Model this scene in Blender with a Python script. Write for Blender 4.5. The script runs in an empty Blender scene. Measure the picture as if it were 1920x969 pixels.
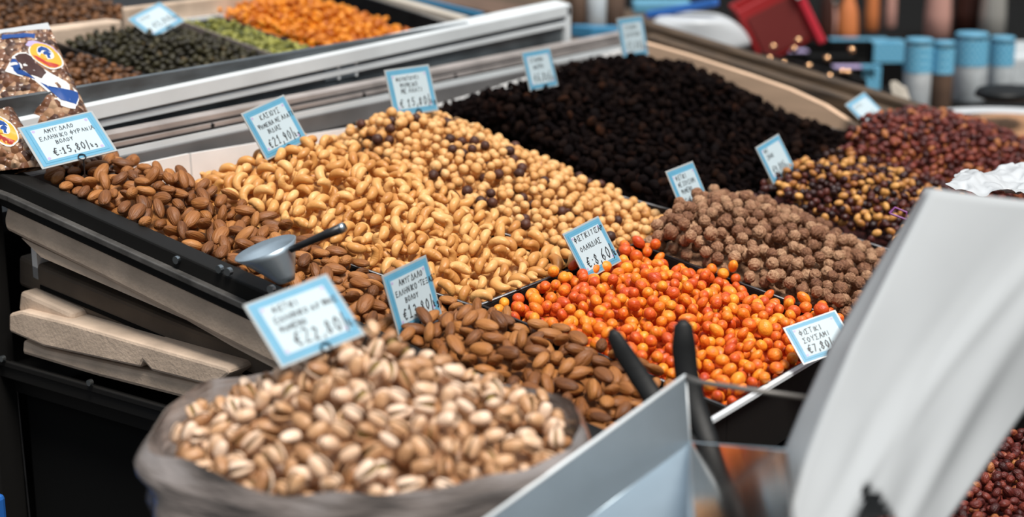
import bpy, math, random
import numpy as np
from mathutils import Vector, Matrix

# ------------------------------------------------------------------ camera, sky, lights, exposure
F_PX = 3100.0
PITCH, YAW = math.radians(15), math.radians(35.4)
RIGHT = np.array([math.sin(YAW), -math.cos(YAW), 0.0])
FWDH = np.array([math.cos(YAW), math.sin(YAW), 0.0])
FWD = FWDH * math.cos(PITCH) + np.array([0, 0, -math.sin(PITCH)])
UP = np.cross(RIGHT, FWD)
CAM = np.array([0, 0, 1.0]) - FWD * 1.55
SC = bpy.context.scene
COL = SC.collection
cd = bpy.data.cameras.new('camera')
cam = bpy.data.objects.new('camera', cd)
COL.objects.link(cam)
cam.matrix_world = Matrix(((RIGHT[0], UP[0], -FWD[0], CAM[0]), (RIGHT[1], UP[1], -FWD[1], CAM[1]),
                           (RIGHT[2], UP[2], -FWD[2], CAM[2]), (0, 0, 0, 1)))
cd.sensor_width = 36
cd.lens = F_PX * 36 / 1920
cd.clip_start = 0.05
cd.dof.use_dof = True
cd.dof.focus_distance = 1.49
cd.dof.aperture_fstop = 3.9
SC.camera = cam
SC.view_settings.view_transform = 'Standard'
SC.view_settings.look = 'None'
SC.view_settings.exposure = 0.1
SC.view_settings.gamma = 1
SC.view_settings.use_curve_mapping = False

w = bpy.data.worlds.new('sky'); SC.world = w; w.use_nodes = True
wn, wl = w.node_tree.nodes, w.node_tree.links
wn.clear()
wo = wn.new('ShaderNodeOutputWorld'); wb = wn.new('ShaderNodeBackground')
tc = wn.new('ShaderNodeTexCoord'); sx = wn.new('ShaderNodeSeparateXYZ')
wr = wn.new('ShaderNodeValToRGB')
wl.new(tc.outputs['Generated'], sx.inputs[0]); wl.new(sx.outputs['Z'], wr.inputs[0])
wl.new(wr.outputs[0], wb.inputs[0]); wl.new(wb.outputs[0], wo.inputs[0])
el = wr.color_ramp.elements
el[0].position = 0.0; el[0].color = (0.055, 0.05, 0.047, 1)
el[1].position = 1.0; el[1].color = (0.80, 0.90, 1.0, 1)
e = el.new(0.06); e.color = (0.16, 0.15, 0.14, 1)
e = el.new(0.35); e.color = (0.48, 0.52, 0.56, 1)
wb.inputs[1].default_value = 0.78


def lamp(name, kind, energy, color, loc, target, **kw):
    ld = bpy.data.lights.new(name, kind); ld.energy = energy; ld.color = color
    for k, v in kw.items():
        setattr(ld, k, v)
    o = bpy.data.objects.new(name, ld); COL.objects.link(o); o.location = loc
    o.rotation_euler = (Vector(target) - Vector(loc)).to_track_quat('-Z', 'Y').to_euler()
    return o


lamp('sun', 'SUN', 4.2, (1.0, 0.95, 0.88), (-0.55, -1.0, 3.3), (0, 0, 1), angle=math.radians(20))

# ------------------------------------------------------------------ geometry helpers
T10 = math.tan(math.radians(10))       # slope of the display


def ray(x, y):
    return FWD + RIGHT * (x - 960) / F_PX + UP * (484.5 - y) / F_PX


def at(x, y, d):
    return CAM + ray(x, y) * d


def on_plane(x, y, n, p):
    d = ray(x, y); n = np.array(n, float)
    return CAM + d * (((np.array(p, float) - CAM) @ n) / (d @ n))


def hitX(x, y, X): return on_plane(x, y, (1, 0, 0), (X, 0, 0))
def hitY(x, y, Y): return on_plane(x, y, (0, 1, 0), (0, Y, 0))
def hitZ(x, y, Z): return on_plane(x, y, (0, 0, 1), (0, 0, Z))
def bz(Y): return 1.0 + T10 * Y
def S(X, Y, h=0.0): return np.array([X, Y, bz(Y) + h])   # point on the sloping display, h above the tray rims


def tag(o, label=None, cat=None, group=None, kind=None):
    if label: o['label'] = label
    if cat: o['category'] = cat
    if group: o['group'] = group
    if kind: o['kind'] = kind
    return o


def link_mesh(name, me, parent=None):
    o = bpy.data.objects.new(name, me); COL.objects.link(o)
    if parent is not None: o.parent = parent
    return o


def empty(name, loc, label, cat, group=None):
    o = bpy.data.objects.new(name, None); COL.objects.link(o); o.location = loc
    o.empty_display_size = 0.02
    return tag(o, label, cat, group)


class MB:
    """collects shapes in world coordinates; build() links them as one mesh"""
    def __init__(s): s.v = []; s.f = []

    def add(s, vs, fs):
        b = len(s.v); s.v += [tuple(map(float, p)) for p in vs]; s.f += [tuple(b + i for i in f) for f in fs]
        return s

    def hexa(s, p):      # 8 points: bottom 4, top 4
        return s.add(p, [(3, 2, 1, 0), (4, 5, 6, 7), (0, 1, 5, 4), (1, 2, 6, 5), (2, 3, 7, 6), (3, 0, 4, 7)])

    def box(s, c, size, ax=None):
        ax = np.eye(3) if ax is None else np.array(ax, float)
        c = np.array(c, float); h = np.array(size, float) / 2; p = []
        for z in (-1, 1):
            for x, y in ((-1, -1), (1, -1), (1, 1), (-1, 1)):
                p.append(c + ax[0] * x * h[0] + ax[1] * y * h[1] + ax[2] * z * h[2])
        return s.hexa(p)

    def slab(s, quad, n, t):     # quad thickened by t along n
        q = [np.array(a, float) for a in quad]; n = np.array(n, float) * t
        return s.hexa(q + [a + n for a in q])

    def bar(s, a, b, w_, h_, upv=(0, 0, 1)):
        a = np.array(a, float); b = np.array(b, float); d = b - a; L = np.linalg.norm(d); d /= L
        sd = np.cross(d, upv); sd /= np.linalg.norm(sd); u = np.cross(sd, d)
        return s.box((a + b) / 2, (L, w_, h_), (d, sd, u))

    def tube(s, pts, r, n=10, caps=True):
        pts = [np.array(p, float) for p in pts]; rs = r if hasattr(r, '__len__') else [r] * len(pts)
        rings = []; ref = None
        for i, p in enumerate(pts):
            t = pts[min(i + 1, len(pts) - 1)] - pts[max(i - 1, 0)]; t /= np.linalg.norm(t)
            if ref is None:
                ref = np.cross(t, (0, 0, 1) if abs(t[2]) < .9 else (1, 0, 0))
            ref = ref - t * (ref @ t); ref /= np.linalg.norm(ref); b = np.cross(t, ref)
            rings.append([p + rs[i] * (ref * math.cos(a) + b * math.sin(a)) for a in np.linspace(0, 2 * math.pi, n, endpoint=False)])
        return s.rings(rings, caps)

    def rings(s, rings, caps=True, closed=True):
        n = len(rings[0]); vs = [p for r in rings for p in r]; fs = []
        for i in range(len(rings) - 1):
            for j in range(n if closed else n - 1):
                k = (j + 1) % n
                fs.append((i * n + j, i * n + k, (i + 1) * n + k, (i + 1) * n + j))
        if caps:
            fs.append(tuple(range(n - 1, -1, -1))); fs.append(tuple((len(rings) - 1) * n + j for j in range(n)))
        return s.add(vs, fs)

    def lathe(s, c, prof, n=24, caps=True, squash=1.0):      # prof: (r, z)
        c = np.array(c, float)
        return s.rings([[c + np.array([r * math.cos(a), r * math.sin(a) * squash, z]) for a in np.linspace(0, 2 * math.pi, n, endpoint=False)] for r, z in prof], caps)

    def build(s, name, mat_, parent=None, smooth=False, bevel=0, subsurf=0, solid=0):
        me = bpy.data.meshes.new(name)
        v = np.array(s.v)
        if parent is not None: v = v - np.array(parent_origin(parent))
        me.from_pydata([tuple(p) for p in v], [], s.f); me.validate(); me.update()
        if smooth:
            for p in me.polygons: p.use_smooth = True
        me.materials.append(mat_)
        o = link_mesh(name, me, parent)
        if parent is None:      # origin at the middle of its base
            c = Vector(((v[:, 0].min() + v[:, 0].max()) / 2, (v[:, 1].min() + v[:, 1].max()) / 2, v[:, 2].min()))
            me.transform(Matrix.Translation(-c)); o.location = c
        if solid:
            m = o.modifiers.new('solid', 'SOLIDIFY'); m.thickness = solid; m.offset = 0
        if bevel:
            m = o.modifiers.new('bevel', 'BEVEL'); m.width = bevel; m.segments = 2; m.limit_method = 'ANGLE'
        if subsurf:
            m = o.modifiers.new('sub', 'SUBSURF'); m.levels = m.render_levels = subsurf
        return o


def parent_origin(p):
    v = Vector((0, 0, 0))
    while p is not None:
        v = v + Vector(p.location); p = p.parent
    return v


# ------------------------------------------------------------------ materials
def mat(name, color=(.5, .5, .5), rough=.5, metal=0.0, spec=.5, bump=0, bscale=200, var=0, vscale=12, trans=0, coat=0, sub=0, stretch=None, alpha=1, sheen=0):
    m = bpy.data.materials.new(name); m.use_nodes = True
    N, L = m.node_tree.nodes, m.node_tree.links
    b = N['Principled BSDF']
    b.inputs['Base Color'].default_value = (*color, 1); b.inputs['Roughness'].default_value = rough
    b.inputs['Metallic'].default_value = metal; b.inputs['Specular IOR Level'].default_value = spec
    b.inputs['Transmission Weight'].default_value = trans; b.inputs['Coat Weight'].default_value = coat
    b.inputs['Alpha'].default_value = alpha
    if sub:
        b.inputs['Subsurface Weight'].default_value = sub; b.inputs['Subsurface Radius'].default_value = (.004, .002, .001)
        b.inputs['Subsurface Scale'].default_value = 1
    if bump or var:
        g = N.new('ShaderNodeNewGeometry'); src = g.outputs['Position']
        if stretch:
            mp = N.new('ShaderNodeMapping'); mp.inputs['Scale'].default_value = stretch; L.new(src, mp.inputs[0]); src = mp.outputs[0]
    if bump:
        n = N.new('ShaderNodeTexNoise'); n.inputs['Scale'].default_value = bscale; n.inputs['Detail'].default_value = 4
        L.new(src, n.inputs['Vector'])
        bp = N.new('ShaderNodeBump'); bp.inputs['Strength'].default_value = bump; bp.inputs['Distance'].default_value = .002
        L.new(n.outputs[0], bp.inputs['Height']); L.new(bp.outputs[0], b.inputs['Normal'])
    if var:
        n2 = N.new('ShaderNodeTexNoise'); n2.inputs['Scale'].default_value = vscale; n2.inputs['Detail'].default_value = 5
        L.new(src, n2.inputs['Vector'])
        r = N.new('ShaderNodeValToRGB'); r.color_ramp.elements[0].position = .3; r.color_ramp.elements[1].position = .7
        r.color_ramp.elements[0].color = (*[c * (1 - var) for c in color], 1)
        r.color_ramp.elements[1].color = (*[min(1, c * (1 + var * .6)) for c in color], 1)
        L.new(n2.outputs[0], r.inputs[0]); L.new(r.outputs[0], b.inputs['Base Color'])
    return m


def nut_mat(name, ramp, uvs=(2, 3), rough=.45, spec=.5, bump=.3, bscale=6, rndmix=.35, ramp2=None, distort=0, sub=0):
    """one nut = one island or one object: a random number per nut shifts the mottling and the tone"""
    m = bpy.data.materials.new(name); m.use_nodes = True
    N, L = m.node_tree.nodes, m.node_tree.links; b = N['Principled BSDF']
    oi = N.new('ShaderNodeObjectInfo'); g = N.new('ShaderNodeNewGeometry')
    ad = N.new('ShaderNodeMath'); ad.operation = 'ADD'; fr = N.new('ShaderNodeMath'); fr.operation = 'FRACT'
    L.new(oi.outputs['Random'], ad.inputs[0]); L.new(g.outputs['Random Per Island'], ad.inputs[1]); L.new(ad.outputs[0], fr.inputs[0])
    uv = N.new('ShaderNodeUVMap'); sp = N.new('ShaderNodeSeparateXYZ'); L.new(uv.outputs[0], sp.inputs[0])
    mu = N.new('ShaderNodeMath'); mu.operation = 'MULTIPLY'; mu.inputs[1].default_value = uvs[0]; L.new(sp.outputs[0], mu.inputs[0])
    mv = N.new('ShaderNodeMath'); mv.operation = 'MULTIPLY'; mv.inputs[1].default_value = uvs[1]; L.new(sp.outputs[1], mv.inputs[0])
    mr = N.new('ShaderNodeMath'); mr.operation = 'MULTIPLY'; mr.inputs[1].default_value = 97; L.new(fr.outputs[0], mr.inputs[0])
    cb = N.new('ShaderNodeCombineXYZ'); L.new(mu.outputs[0], cb.inputs[0]); L.new(mv.outputs[0], cb.inputs[1]); L.new(mr.outputs[0], cb.inputs[2])
    n = N.new('ShaderNodeTexNoise'); n.inputs['Scale'].default_value = 1; n.inputs['Detail'].default_value = 3
    L.new(cb.outputs[0], n.inputs['Vector'])
    # factor = noise*(1-rndmix) + rnd*rndmix
    a1 = N.new('ShaderNodeMath'); a1.operation = 'MULTIPLY'; a1.inputs[1].default_value = 1 - rndmix; L.new(n.outputs[0], a1.inputs[0])
    a2 = N.new('ShaderNodeMath'); a2.operation = 'MULTIPLY_ADD'; a2.inputs[1].default_value = rndmix; L.new(fr.outputs[0], a2.inputs[0]); L.new(a1.outputs[0], a2.inputs[2])
    r = N.new('ShaderNodeValToRGB'); E = r.color_ramp.elements
    for i, (p, c) in enumerate(ramp):
        q = E[i] if i < 2 else E.new(p)
        q.position = p; q.color = (*c, 1)
    L.new(a2.outputs[0], r.inputs[0]); L.new(r.outputs[0], b.inputs['Base Color'])
    if bump:
        n3 = N.new('ShaderNodeTexNoise'); n3.inputs['Scale'].default_value = bscale; n3.inputs['Detail'].default_value = 3
        L.new(cb.outputs[0], n3.inputs['Vector'])
        bp = N.new('ShaderNodeBump'); bp.inputs['Strength'].default_value = bump; bp.inputs['Distance'].default_value = .0012
        L.new(n3.outputs[0], bp.inputs['Height']); L.new(bp.outputs[0], b.inputs['Normal'])
    b.inputs['Roughness'].default_value = rough; b.inputs['Specular IOR Level'].default_value = spec
    if sub:
        b.inputs['Subsurface Weight'].default_value = sub; b.inputs['Subsurface Radius'].default_value = (.004, .002, .001); b.inputs['Subsurface Scale'].default_value = 1
    return m


M = dict(
    black=mat('black_paint', (.008, .0075, .007), .6, spec=.2, bump=.15, bscale=60),
    void=mat('black_cloth', (.006, .006, .006), .95, spec=.1),
    rubber=mat('black_plastic', (.005, .0055, .006), .5, spec=.25, bump=.05),
    mirror=mat('polished_steel', (.50, .48, .46), .12, 1.0, var=.2, vscale=9, bump=.05, bscale=14),
    steel=mat('sheet_steel', (.42, .47, .50), .30, 1.0, bump=.05, bscale=25, var=.25, vscale=9),
    galv=mat('brushed_sheet', (.42, .50, .56), .42, .85, var=.2, vscale=9, bump=.06, bscale=18),
    tray=mat('dark_tray_steel', (.018, .018, .019), .28, .3, bump=.12, bscale=40, var=.3, vscale=30),
    trayrim=mat('tray_rim_steel', (.16, .16, .165), .4, 1.0, var=.3, vscale=60),
    alu=mat('aluminium', (.72, .76, .78), .45, .1, var=.12, vscale=10),
    alug=mat('grey_track', (.17, .165, .165), .5, .3, var=.3, vscale=12),
    alud=mat('aluminium_worn', (.52, .47, .45), .38, .4, var=.25, vscale=25),
    glassd=mat('dark_glass', (.085, .10, .11), .3, 0, spec=.8, var=.6, vscale=14, stretch=(1, 1, 3)),
    white=mat('white_liner', (.84, .83, .82), .6, bump=.3, bscale=30, var=.08, vscale=20),
    styro=mat('styrofoam', (.60, .46, .35), .85, bump=.3, bscale=300, var=.25, vscale=22),
    styrod=mat('dark_foam', (.10, .075, .055), .85, bump=.4, bscale=100, var=.3, vscale=20),  # much darker brown than the other foam
    paper=mat('white_paper', (.40, .42, .435), .75, bump=.08, bscale=40, var=.04, vscale=8),
    tissue=mat('white_plastic_film', (.52, .54, .56), .35, bump=.2, bscale=80),
    worn=mat('worn_highlight_edge', (.085, .08, .075), .45, .2, var=.6, vscale=40),  # worn grey, lightened to paint in the rail's highlight line
    sack=mat('sack_plastic', (.25, .215, .20), .2, coat=.6, spec=.9, bump=1, bscale=22, var=.5, vscale=16, stretch=(.5, .5, 2.2)),
    sackin=mat('sack_inside', (.10, .075, .06), .5, bump=.4, bscale=50),
    board=mat('bare_board', (.68, .46, .31), .75, bump=.15, var=.15, vscale=15, stretch=(6, .7, 6)),
    wood=mat('brown_wood', (.085, .052, .028), .6, bump=.3, var=.7, vscale=26, stretch=(6, .3, 6)),
    blue=mat('card_blue', (.11, .32, .47), .5, var=.1, vscale=60),
    blued=mat('card_blue_line', (.05, .27, .42), .5),
    card=mat('card_white', (.46, .555, .60), .55, var=.03),
    sleeve=mat('clear_sleeve', (.36, .38, .38), .25, spec=.8),
    ink=mat('black_marker', (.02, .022, .025), .5),
    lilac=mat('lilac_print', (.42, .34, .55), .5),
    wire=mat('dark_wire', (.03, .03, .032), .35, .6),
    yellow=mat('print_yellow', (.75, .36, .03), .35),
    red=mat('print_red', (.42, .035, .02), .35),
    pblue=mat('print_blue', (.008, .055, .24), .3),
    pwhite=mat('print_white', (.75, .74, .72), .35),
    redp=mat('red_plastic', (.33, .02, .022), .4),
    redd=mat('red_plastic_inside', (.16, .02, .018), .5),
    bluep=mat('blue_plastic', (.02, .12, .42), .4),
    cyan=mat('blue_tray', (.04, .20, .36), .5),
    copper=mat('copper_cap', (.95, .55, .30), .25, 1.0),
    floor=mat('dark_pavement', (.03, .028, .026), .9, bump=.3, bscale=20, var=.3, vscale=4),
    wall=mat('dark_stall_back', (.008, .008, .009), .9, var=.3, vscale=3),
    orangeb=mat('bottle_orange', (.62, .20, .07), .25),
    pinkb=mat('bottle_pink', (.55, .30, .25), .25),
    silver=mat('bottle_silver', (.42, .41, .38), .2, .3),
    dark=mat('bottle_dark', (.05, .018, .013), .3),
    jarw=mat('white_jar', (.58, .62, .64), .3, var=.15, vscale=60),
    brownp=mat('brown_card', (.12, .07, .045), .7, var=.3, vscale=30),
    cream=mat('cream_board', (.50, .45, .38), .7, var=.15, vscale=14),
)


def checker_label():
    m = bpy.data.materials.new('blue_check_label'); m.use_nodes = True
    N, L = m.node_tree.nodes, m.node_tree.links; b = N['Principled BSDF']
    g = N.new('ShaderNodeNewGeometry'); c = N.new('ShaderNodeTexChecker'); c.inputs['Scale'].default_value = 160
    c.inputs[1].default_value = (.07, .34, .55, 1); c.inputs[2].default_value = (.22, .52, .70, 1)
    L.new(g.outputs['Position'], c.inputs[0]); L.new(c.outputs[0], b.inputs['Base Color']); b.inputs['Roughness'].default_value = .5
    return m


M['check'] = checker_label()
M['sack'].node_tree.nodes['Bump'].inputs['Distance'].default_value = .012
M['sack'].node_tree.nodes['Bump'].inputs['Strength'].default_value = .7


def clear_mat(name, tint, op):
    m = bpy.data.materials.new(name); m.use_nodes = True
    N, L = m.node_tree.nodes, m.node_tree.links
    N.remove(N['Principled BSDF']); o = N['Material Output']
    t = N.new('ShaderNodeBsdfTransparent'); t.inputs[0].default_value = (*tint, 1)
    g = N.new('ShaderNodeBsdfGlossy'); g.inputs[1].default_value = .12
    mx = N.new('ShaderNodeMixShader'); fz = N.new('ShaderNodeFresnel'); fz.inputs[0].default_value = 1.5
    ad = N.new('ShaderNodeMath'); ad.operation = 'ADD'; ad.inputs[1].default_value = op; L.new(fz.outputs[0], ad.inputs[0])
    L.new(ad.outputs[0], mx.inputs[0]); L.new(t.outputs[0], mx.inputs[1]); L.new(g.outputs[0], mx.inputs[2]); L.new(mx.outputs[0], o.inputs[0])
    return m


M['clear'] = clear_mat('clear_plastic', (.92, .94, .95), .06)


def mixed_nuts_mat():
    """printed picture of nuts seen through the bag film: cells of several browns"""
    m = bpy.data.materials.new('bagged_nuts'); m.use_nodes = True
    N, L = m.node_tree.nodes, m.node_tree.links; b = N['Principled BSDF']
    g = N.new('ShaderNodeNewGeometry'); v = N.new('ShaderNodeTexVoronoi'); v.inputs['Scale'].default_value = 135
    L.new(g.outputs['Position'], v.inputs['Vector'])
    sp = N.new('ShaderNodeSeparateColor'); L.new(v.outputs['Color'], sp.inputs[0])
    r = N.new('ShaderNodeValToRGB'); E = r.color_ramp.elements
    cols = [(0, (.05, .018, .01)), (.4, (.18, .07, .03)), (.6, (.32, .15, .07)), (.8, (.48, .30, .18)), (1, (.08, .03, .015))]
    for i, (p, c) in enumerate(cols):
        q = E[i] if i < 2 else E.new(p)
        q.position = p; q.color = (*c, 1)
    L.new(sp.outputs[0], r.inputs[0])
    L.new(r.outputs[0], b.inputs['Base Color'])
    iv = N.new('ShaderNodeMath'); iv.operation = 'SUBTRACT'; iv.inputs[0].default_value = 1; L.new(v.outputs['Distance'], iv.inputs[1])
    bp = N.new('ShaderNodeBump'); bp.inputs['Strength'].default_value = 1; bp.inputs['Distance'].default_value = .006; L.new(iv.outputs[0], bp.inputs['Height'])
    n = N.new('ShaderNodeTexNoise'); n.inputs['Scale'].default_value = 35; L.new(g.outputs['Position'], n.inputs['Vector'])
    b2 = N.new('ShaderNodeBump'); b2.inputs['Strength'].default_value = .6; b2.inputs['Distance'].default_value = .004
    L.new(n.outputs[0], b2.inputs['Height']); L.new(bp.outputs[0], b2.inputs['Normal']); L.new(b2.outputs[0], b.inputs['Normal'])
    b.inputs['Roughness'].default_value = .45; b.inputs['Coat Weight'].default_value = .5; b.inputs['Coat Roughness'].default_value = .12
    L.new(b2.outputs[0], b.inputs['Coat Normal'])
    return m


M['bagnuts'] = mixed_nuts_mat()
NM = dict(
    almond=nut_mat('almond_skin', [(.15, (.09, .030, .009)), (.5, (.26, .092, .022)), (.85, (.46, .19, .052))], (9, 1.4), .5, .4, 1, 2.2, .5),
    cashew=nut_mat('roasted_cashew', [(.15, (.42, .16, .035)), (.5, (.64, .31, .09)), (.85, (.78, .46, .18))], (2, 3), .42, .4, .4, 3, .5),
    hazel=nut_mat('roasted_hazelnut', [(.12, (.22, .075, .02)), (.3, (.60, .29, .09)), (.6, (.70, .38, .14)), (.9, (.80, .52, .25))], (3, 3), .45, .4, .5, 3, .45),
    hazeld=nut_mat('hazelnut_skin', [(.1, (.03, .010, .006)), (.9, (.10, .03, .015))], (3, 3), .55, .4, .5, 3, .5),
    raisin=nut_mat('dark_raisin', [(.2, (.003, .0016, .0018)), (.7, (.006, .003, .0025)), (.95, (.022, .008, .005))], (3, 3), .9, .05, 1, 3, .6),
    raisinb=nut_mat('brown_black_raisin', [(.3, (.004, .002, .002)), (.75, (.012, .005, .003)), (.92, (.060, .020, .008))], (3, 3), .85, .08, 1, 3, .6),
    orange=nut_mat('orange_coating', [(.18, (.42, .03, .008)), (.42, (.66, .10, .010)), (.60, (.80, .22, .014)), (.85, (.86, .40, .03))], (3.2, 3.4), .4, .45, .5, 3, .38),
    sesame=nut_mat('sesame_coating', [(.2, (.09, .032, .016)), (.45, (.25, .115, .06)), (.75, (.52, .31, .18))], (9, 12), .6, .3, 1, 2, .3),
    redp=nut_mat('red_sugar_coating', [(.2, (.04, .006, .005)), (.5, (.12, .018, .013)), (.70, (.22, .04, .022)), (.86, (.50, .20, .05)), (.97, (.65, .33, .11))], (3, 3), .4, .4, 1, 3, .6),
    mixd=nut_mat('dark_berry_skin', [(.2, (.015, .004, .004)), (.7, (.065, .012, .009)), (.95, (.18, .04, .02))], (3, 3), .4, .4, .6, 3, .6),
    mixy=nut_mat('golden_kernel', [(.2, (.30, .10, .02)), (.8, (.66, .33, .09))], (3, 3), .4, .4, .5, 3, .6),
    pist=nut_mat('pistachio_shell', [(.15, (.30, .13, .05)), (.45, (.58, .33, .17)), (.75, (.84, .62, .46))], (2, 3), .4, .5, .3, 3, .6),
    kernel=nut_mat('pistachio_kernel', [(.2, (.20, .09, .04)), (.8, (.36, .26, .07))], (2, 3), .5, .4, .3, 3, .5),
    apricot=nut_mat('orange_dried_fruit', [(.2, (.42, .10, .005)), (.8, (.82, .29, .015))], (2, 2), .45, .4, .5, 3, .5),
    green=nut_mat('green_dried_fruit', [(.2, (.06, .07, .012)), (.8, (.34, .33, .07))], (2, 2), .5, .4, .5, 3, .6),
    olive=nut_mat('olive_dried_fruit', [(.2, (.010, .007, .003)), (.75, (.038, .032, .009)), (.97, (.14, .07, .018))], (2, 2), .5, .4, .5, 3, .6),
    brown=nut_mat('brown_dried_fruit', [(.2, (.035, .014, .005)), (.8, (.19, .075, .022))], (2, 2), .5, .4, .5, 3, .6),
)
# ------------------------------------------------------------------ the setting
MB().box((1.2, 1.2, -.02), (9, 9, .04)).build('floor', M['floor'])['kind'] = 'structure'
b = MB(); b.box((3.35, 2.85, 1.2), (.06, 6.6, 2.6), ((FWDH[0], FWDH[1], 0), (-FWDH[1], FWDH[0], 0), (0, 0, 1)))
b.build('wall_back', M['wall'])['kind'] = 'structure'

# ------------------------------------------------------------------ stall frame (black steel)
XL = -.25
fr = empty('stall_frame', (XL, .43, 0), 'black steel frame of the nut stall with sloping side rail and corner post', 'stall frame')
b = MB()
b.hexa([S(-.262, -.34, -.026), S(-.240, -.34, -.026), S(-.240, .43, -.026), S(-.262, .43, -.026),
        S(-.262, -.34, .006), S(-.240, -.34, .006), S(-.240, .43, .006), S(-.262, .43, .006)])
b.build('side_rail', M['black'], fr, bevel=.002)
b = MB()
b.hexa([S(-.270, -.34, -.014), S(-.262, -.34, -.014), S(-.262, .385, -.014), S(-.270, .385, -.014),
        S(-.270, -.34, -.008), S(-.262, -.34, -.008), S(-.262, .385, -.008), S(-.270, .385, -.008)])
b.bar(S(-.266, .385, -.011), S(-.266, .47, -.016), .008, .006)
b.build('rail_flange', M['worn'], fr, bevel=.001)  # highlight along the rail is put into this paler colour
b = MB(); b.box((-.262, .437, .53), (.03, .03, 1.06)); b.build('corner_post', M['black'], fr, bevel=.002)
b = MB(); b.box((-.258, .08, .880), (.016, .75, .012)); b.box((-.266, .08, .889), (.004, .75, .006)); b.build('shelf_rail', M['black'], fr, bevel=.001)
for x, y in ((335, 486), (415, 503), (432, 508), (512, 541)):
    c = hitX(x, y, -.2615); b = MB(); b.tube([c, c + np.array([-.004, 0, 0])], .0035, 12); b.build('bolt', M['steel'], fr, smooth=False)
for x, y in ((8, 671), (172, 716)):
    c = hitX(x, y, -.268); b = MB(); b.tube([c, c + np.array([-.004, 0, 0])], .003, 12); b.build('bolt', M['steel'], fr)
b = MB(); b.box((.35, .08, .860), (1.2, .8, .012)); b.build('shelf_plate', M['black'], fr)
b = MB(); b.box((.35, .468, .93), (1.2, .006, .14)); b.box((.35, .468, .45), (1.2, .006, .8)); b.build('rear_panel', M['void'], fr)
b = MB(); b.box((-.235, .06, .43), (.006, .72, .84)); b.build('side_panel', M['void'], fr)
b = MB(); b.tube([hitX(30, 715, -.245), hitX(57, 985, -.245)], .0009, 6); b.build('panel_seam', M['trayrim'], fr)
b = MB(); b.hexa([S(-.236, -.29, -.072), S(.86, -.29, -.072), S(.86, .39, -.108), S(-.236, .39, -.108), S(-.236, -.29, -.068), S(.86, -.29, -.068), S(.86, .39, -.104), S(-.236, .39, -.104)]); b.build('tray_deck', M['void'], fr)


def lidq(name, pts, X, depth, material, label, group=None, bevel=.004):
    """foam piece: side outline traced on the plane X, real depth going in +X"""
    q = [hitX(x, y, X) for x, y in pts]; n = len(q)
    b = MB(); b.add(q + [p + np.array([depth, 0, 0]) for p in q],
                    [tuple(range(n)), tuple(range(2 * n - 1, n - 1, -1))] + [(i, i + n, (i + 1) % n + n, (i + 1) % n) for i in range(n)])
    o = b.build(name, material, bevel=bevel)
    return tag(o, label, 'box', group)


# foam boxes stored under the trays
o = lidq('foam_box_lid', [(16, 372), (6, 412), (10, 432), (190, 520), (430, 643), (600, 728), (660, 690), (540, 620), (467, 577)], -.260, .018, M['styro'],
         'long off-white foam lid wedged just under the sloping black rail')
b = MB(); q = [hitX(x, y, -.256) for x, y in ((40, 446), (77, 482), (350, 600), (437, 650), (600, 735), (600, 720), (190, 516))]
n = len(q); b.add(q + [p + np.array([.014, 0, 0]) for p in q], [tuple(range(n)), tuple(range(2 * n - 1, n - 1, -1))] + [(i, i + n, (i + 1) % n + n, (i + 1) % n) for i in range(n)])
lip = b.build('inner_lip', M['styro'], None)
lip.location = lip.location - o.location; lip.parent = o
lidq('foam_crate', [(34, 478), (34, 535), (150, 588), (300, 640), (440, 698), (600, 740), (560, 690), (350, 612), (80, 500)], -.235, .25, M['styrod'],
     'dark brown foam crate below the long foam lid')
lidq('foam_block', [(37, 545), (33, 584), (60, 600), (137, 618), (134, 588)], -.252, .05, M['styro'], 'small pale foam block on the stacked lids by the corner post')
o = lidq('foam_box_lid', [(16, 588), (16, 622), (80, 650), (262, 690), (268, 678), (284, 696), (400, 726), (432, 700), (425, 690), (250, 640), (130, 605), (40, 583)], -.262, .3, M['styro'],
         'grooved foam lid, upper of the two stacked on the black shelf')
lidq('foam_box_lid', [(42, 636), (40, 664), (180, 706), (368, 754), (402, 752), (408, 726), (286, 699), (82, 654)], -.256, .28, M['styro'],
     'foam lid lying directly on the black shelf, lower of two stacked')
q_ = hitX(-61, 990, -.40); b = MB(); b.box((q_[0], q_[1], (q_[2] + .03) / 2), (.05, .05, q_[2] + .03)); tag(b.build('crate', M['bluep'], bevel=.004), 'blue plastic crate corner at the bottom left by the post', 'crate')

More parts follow.
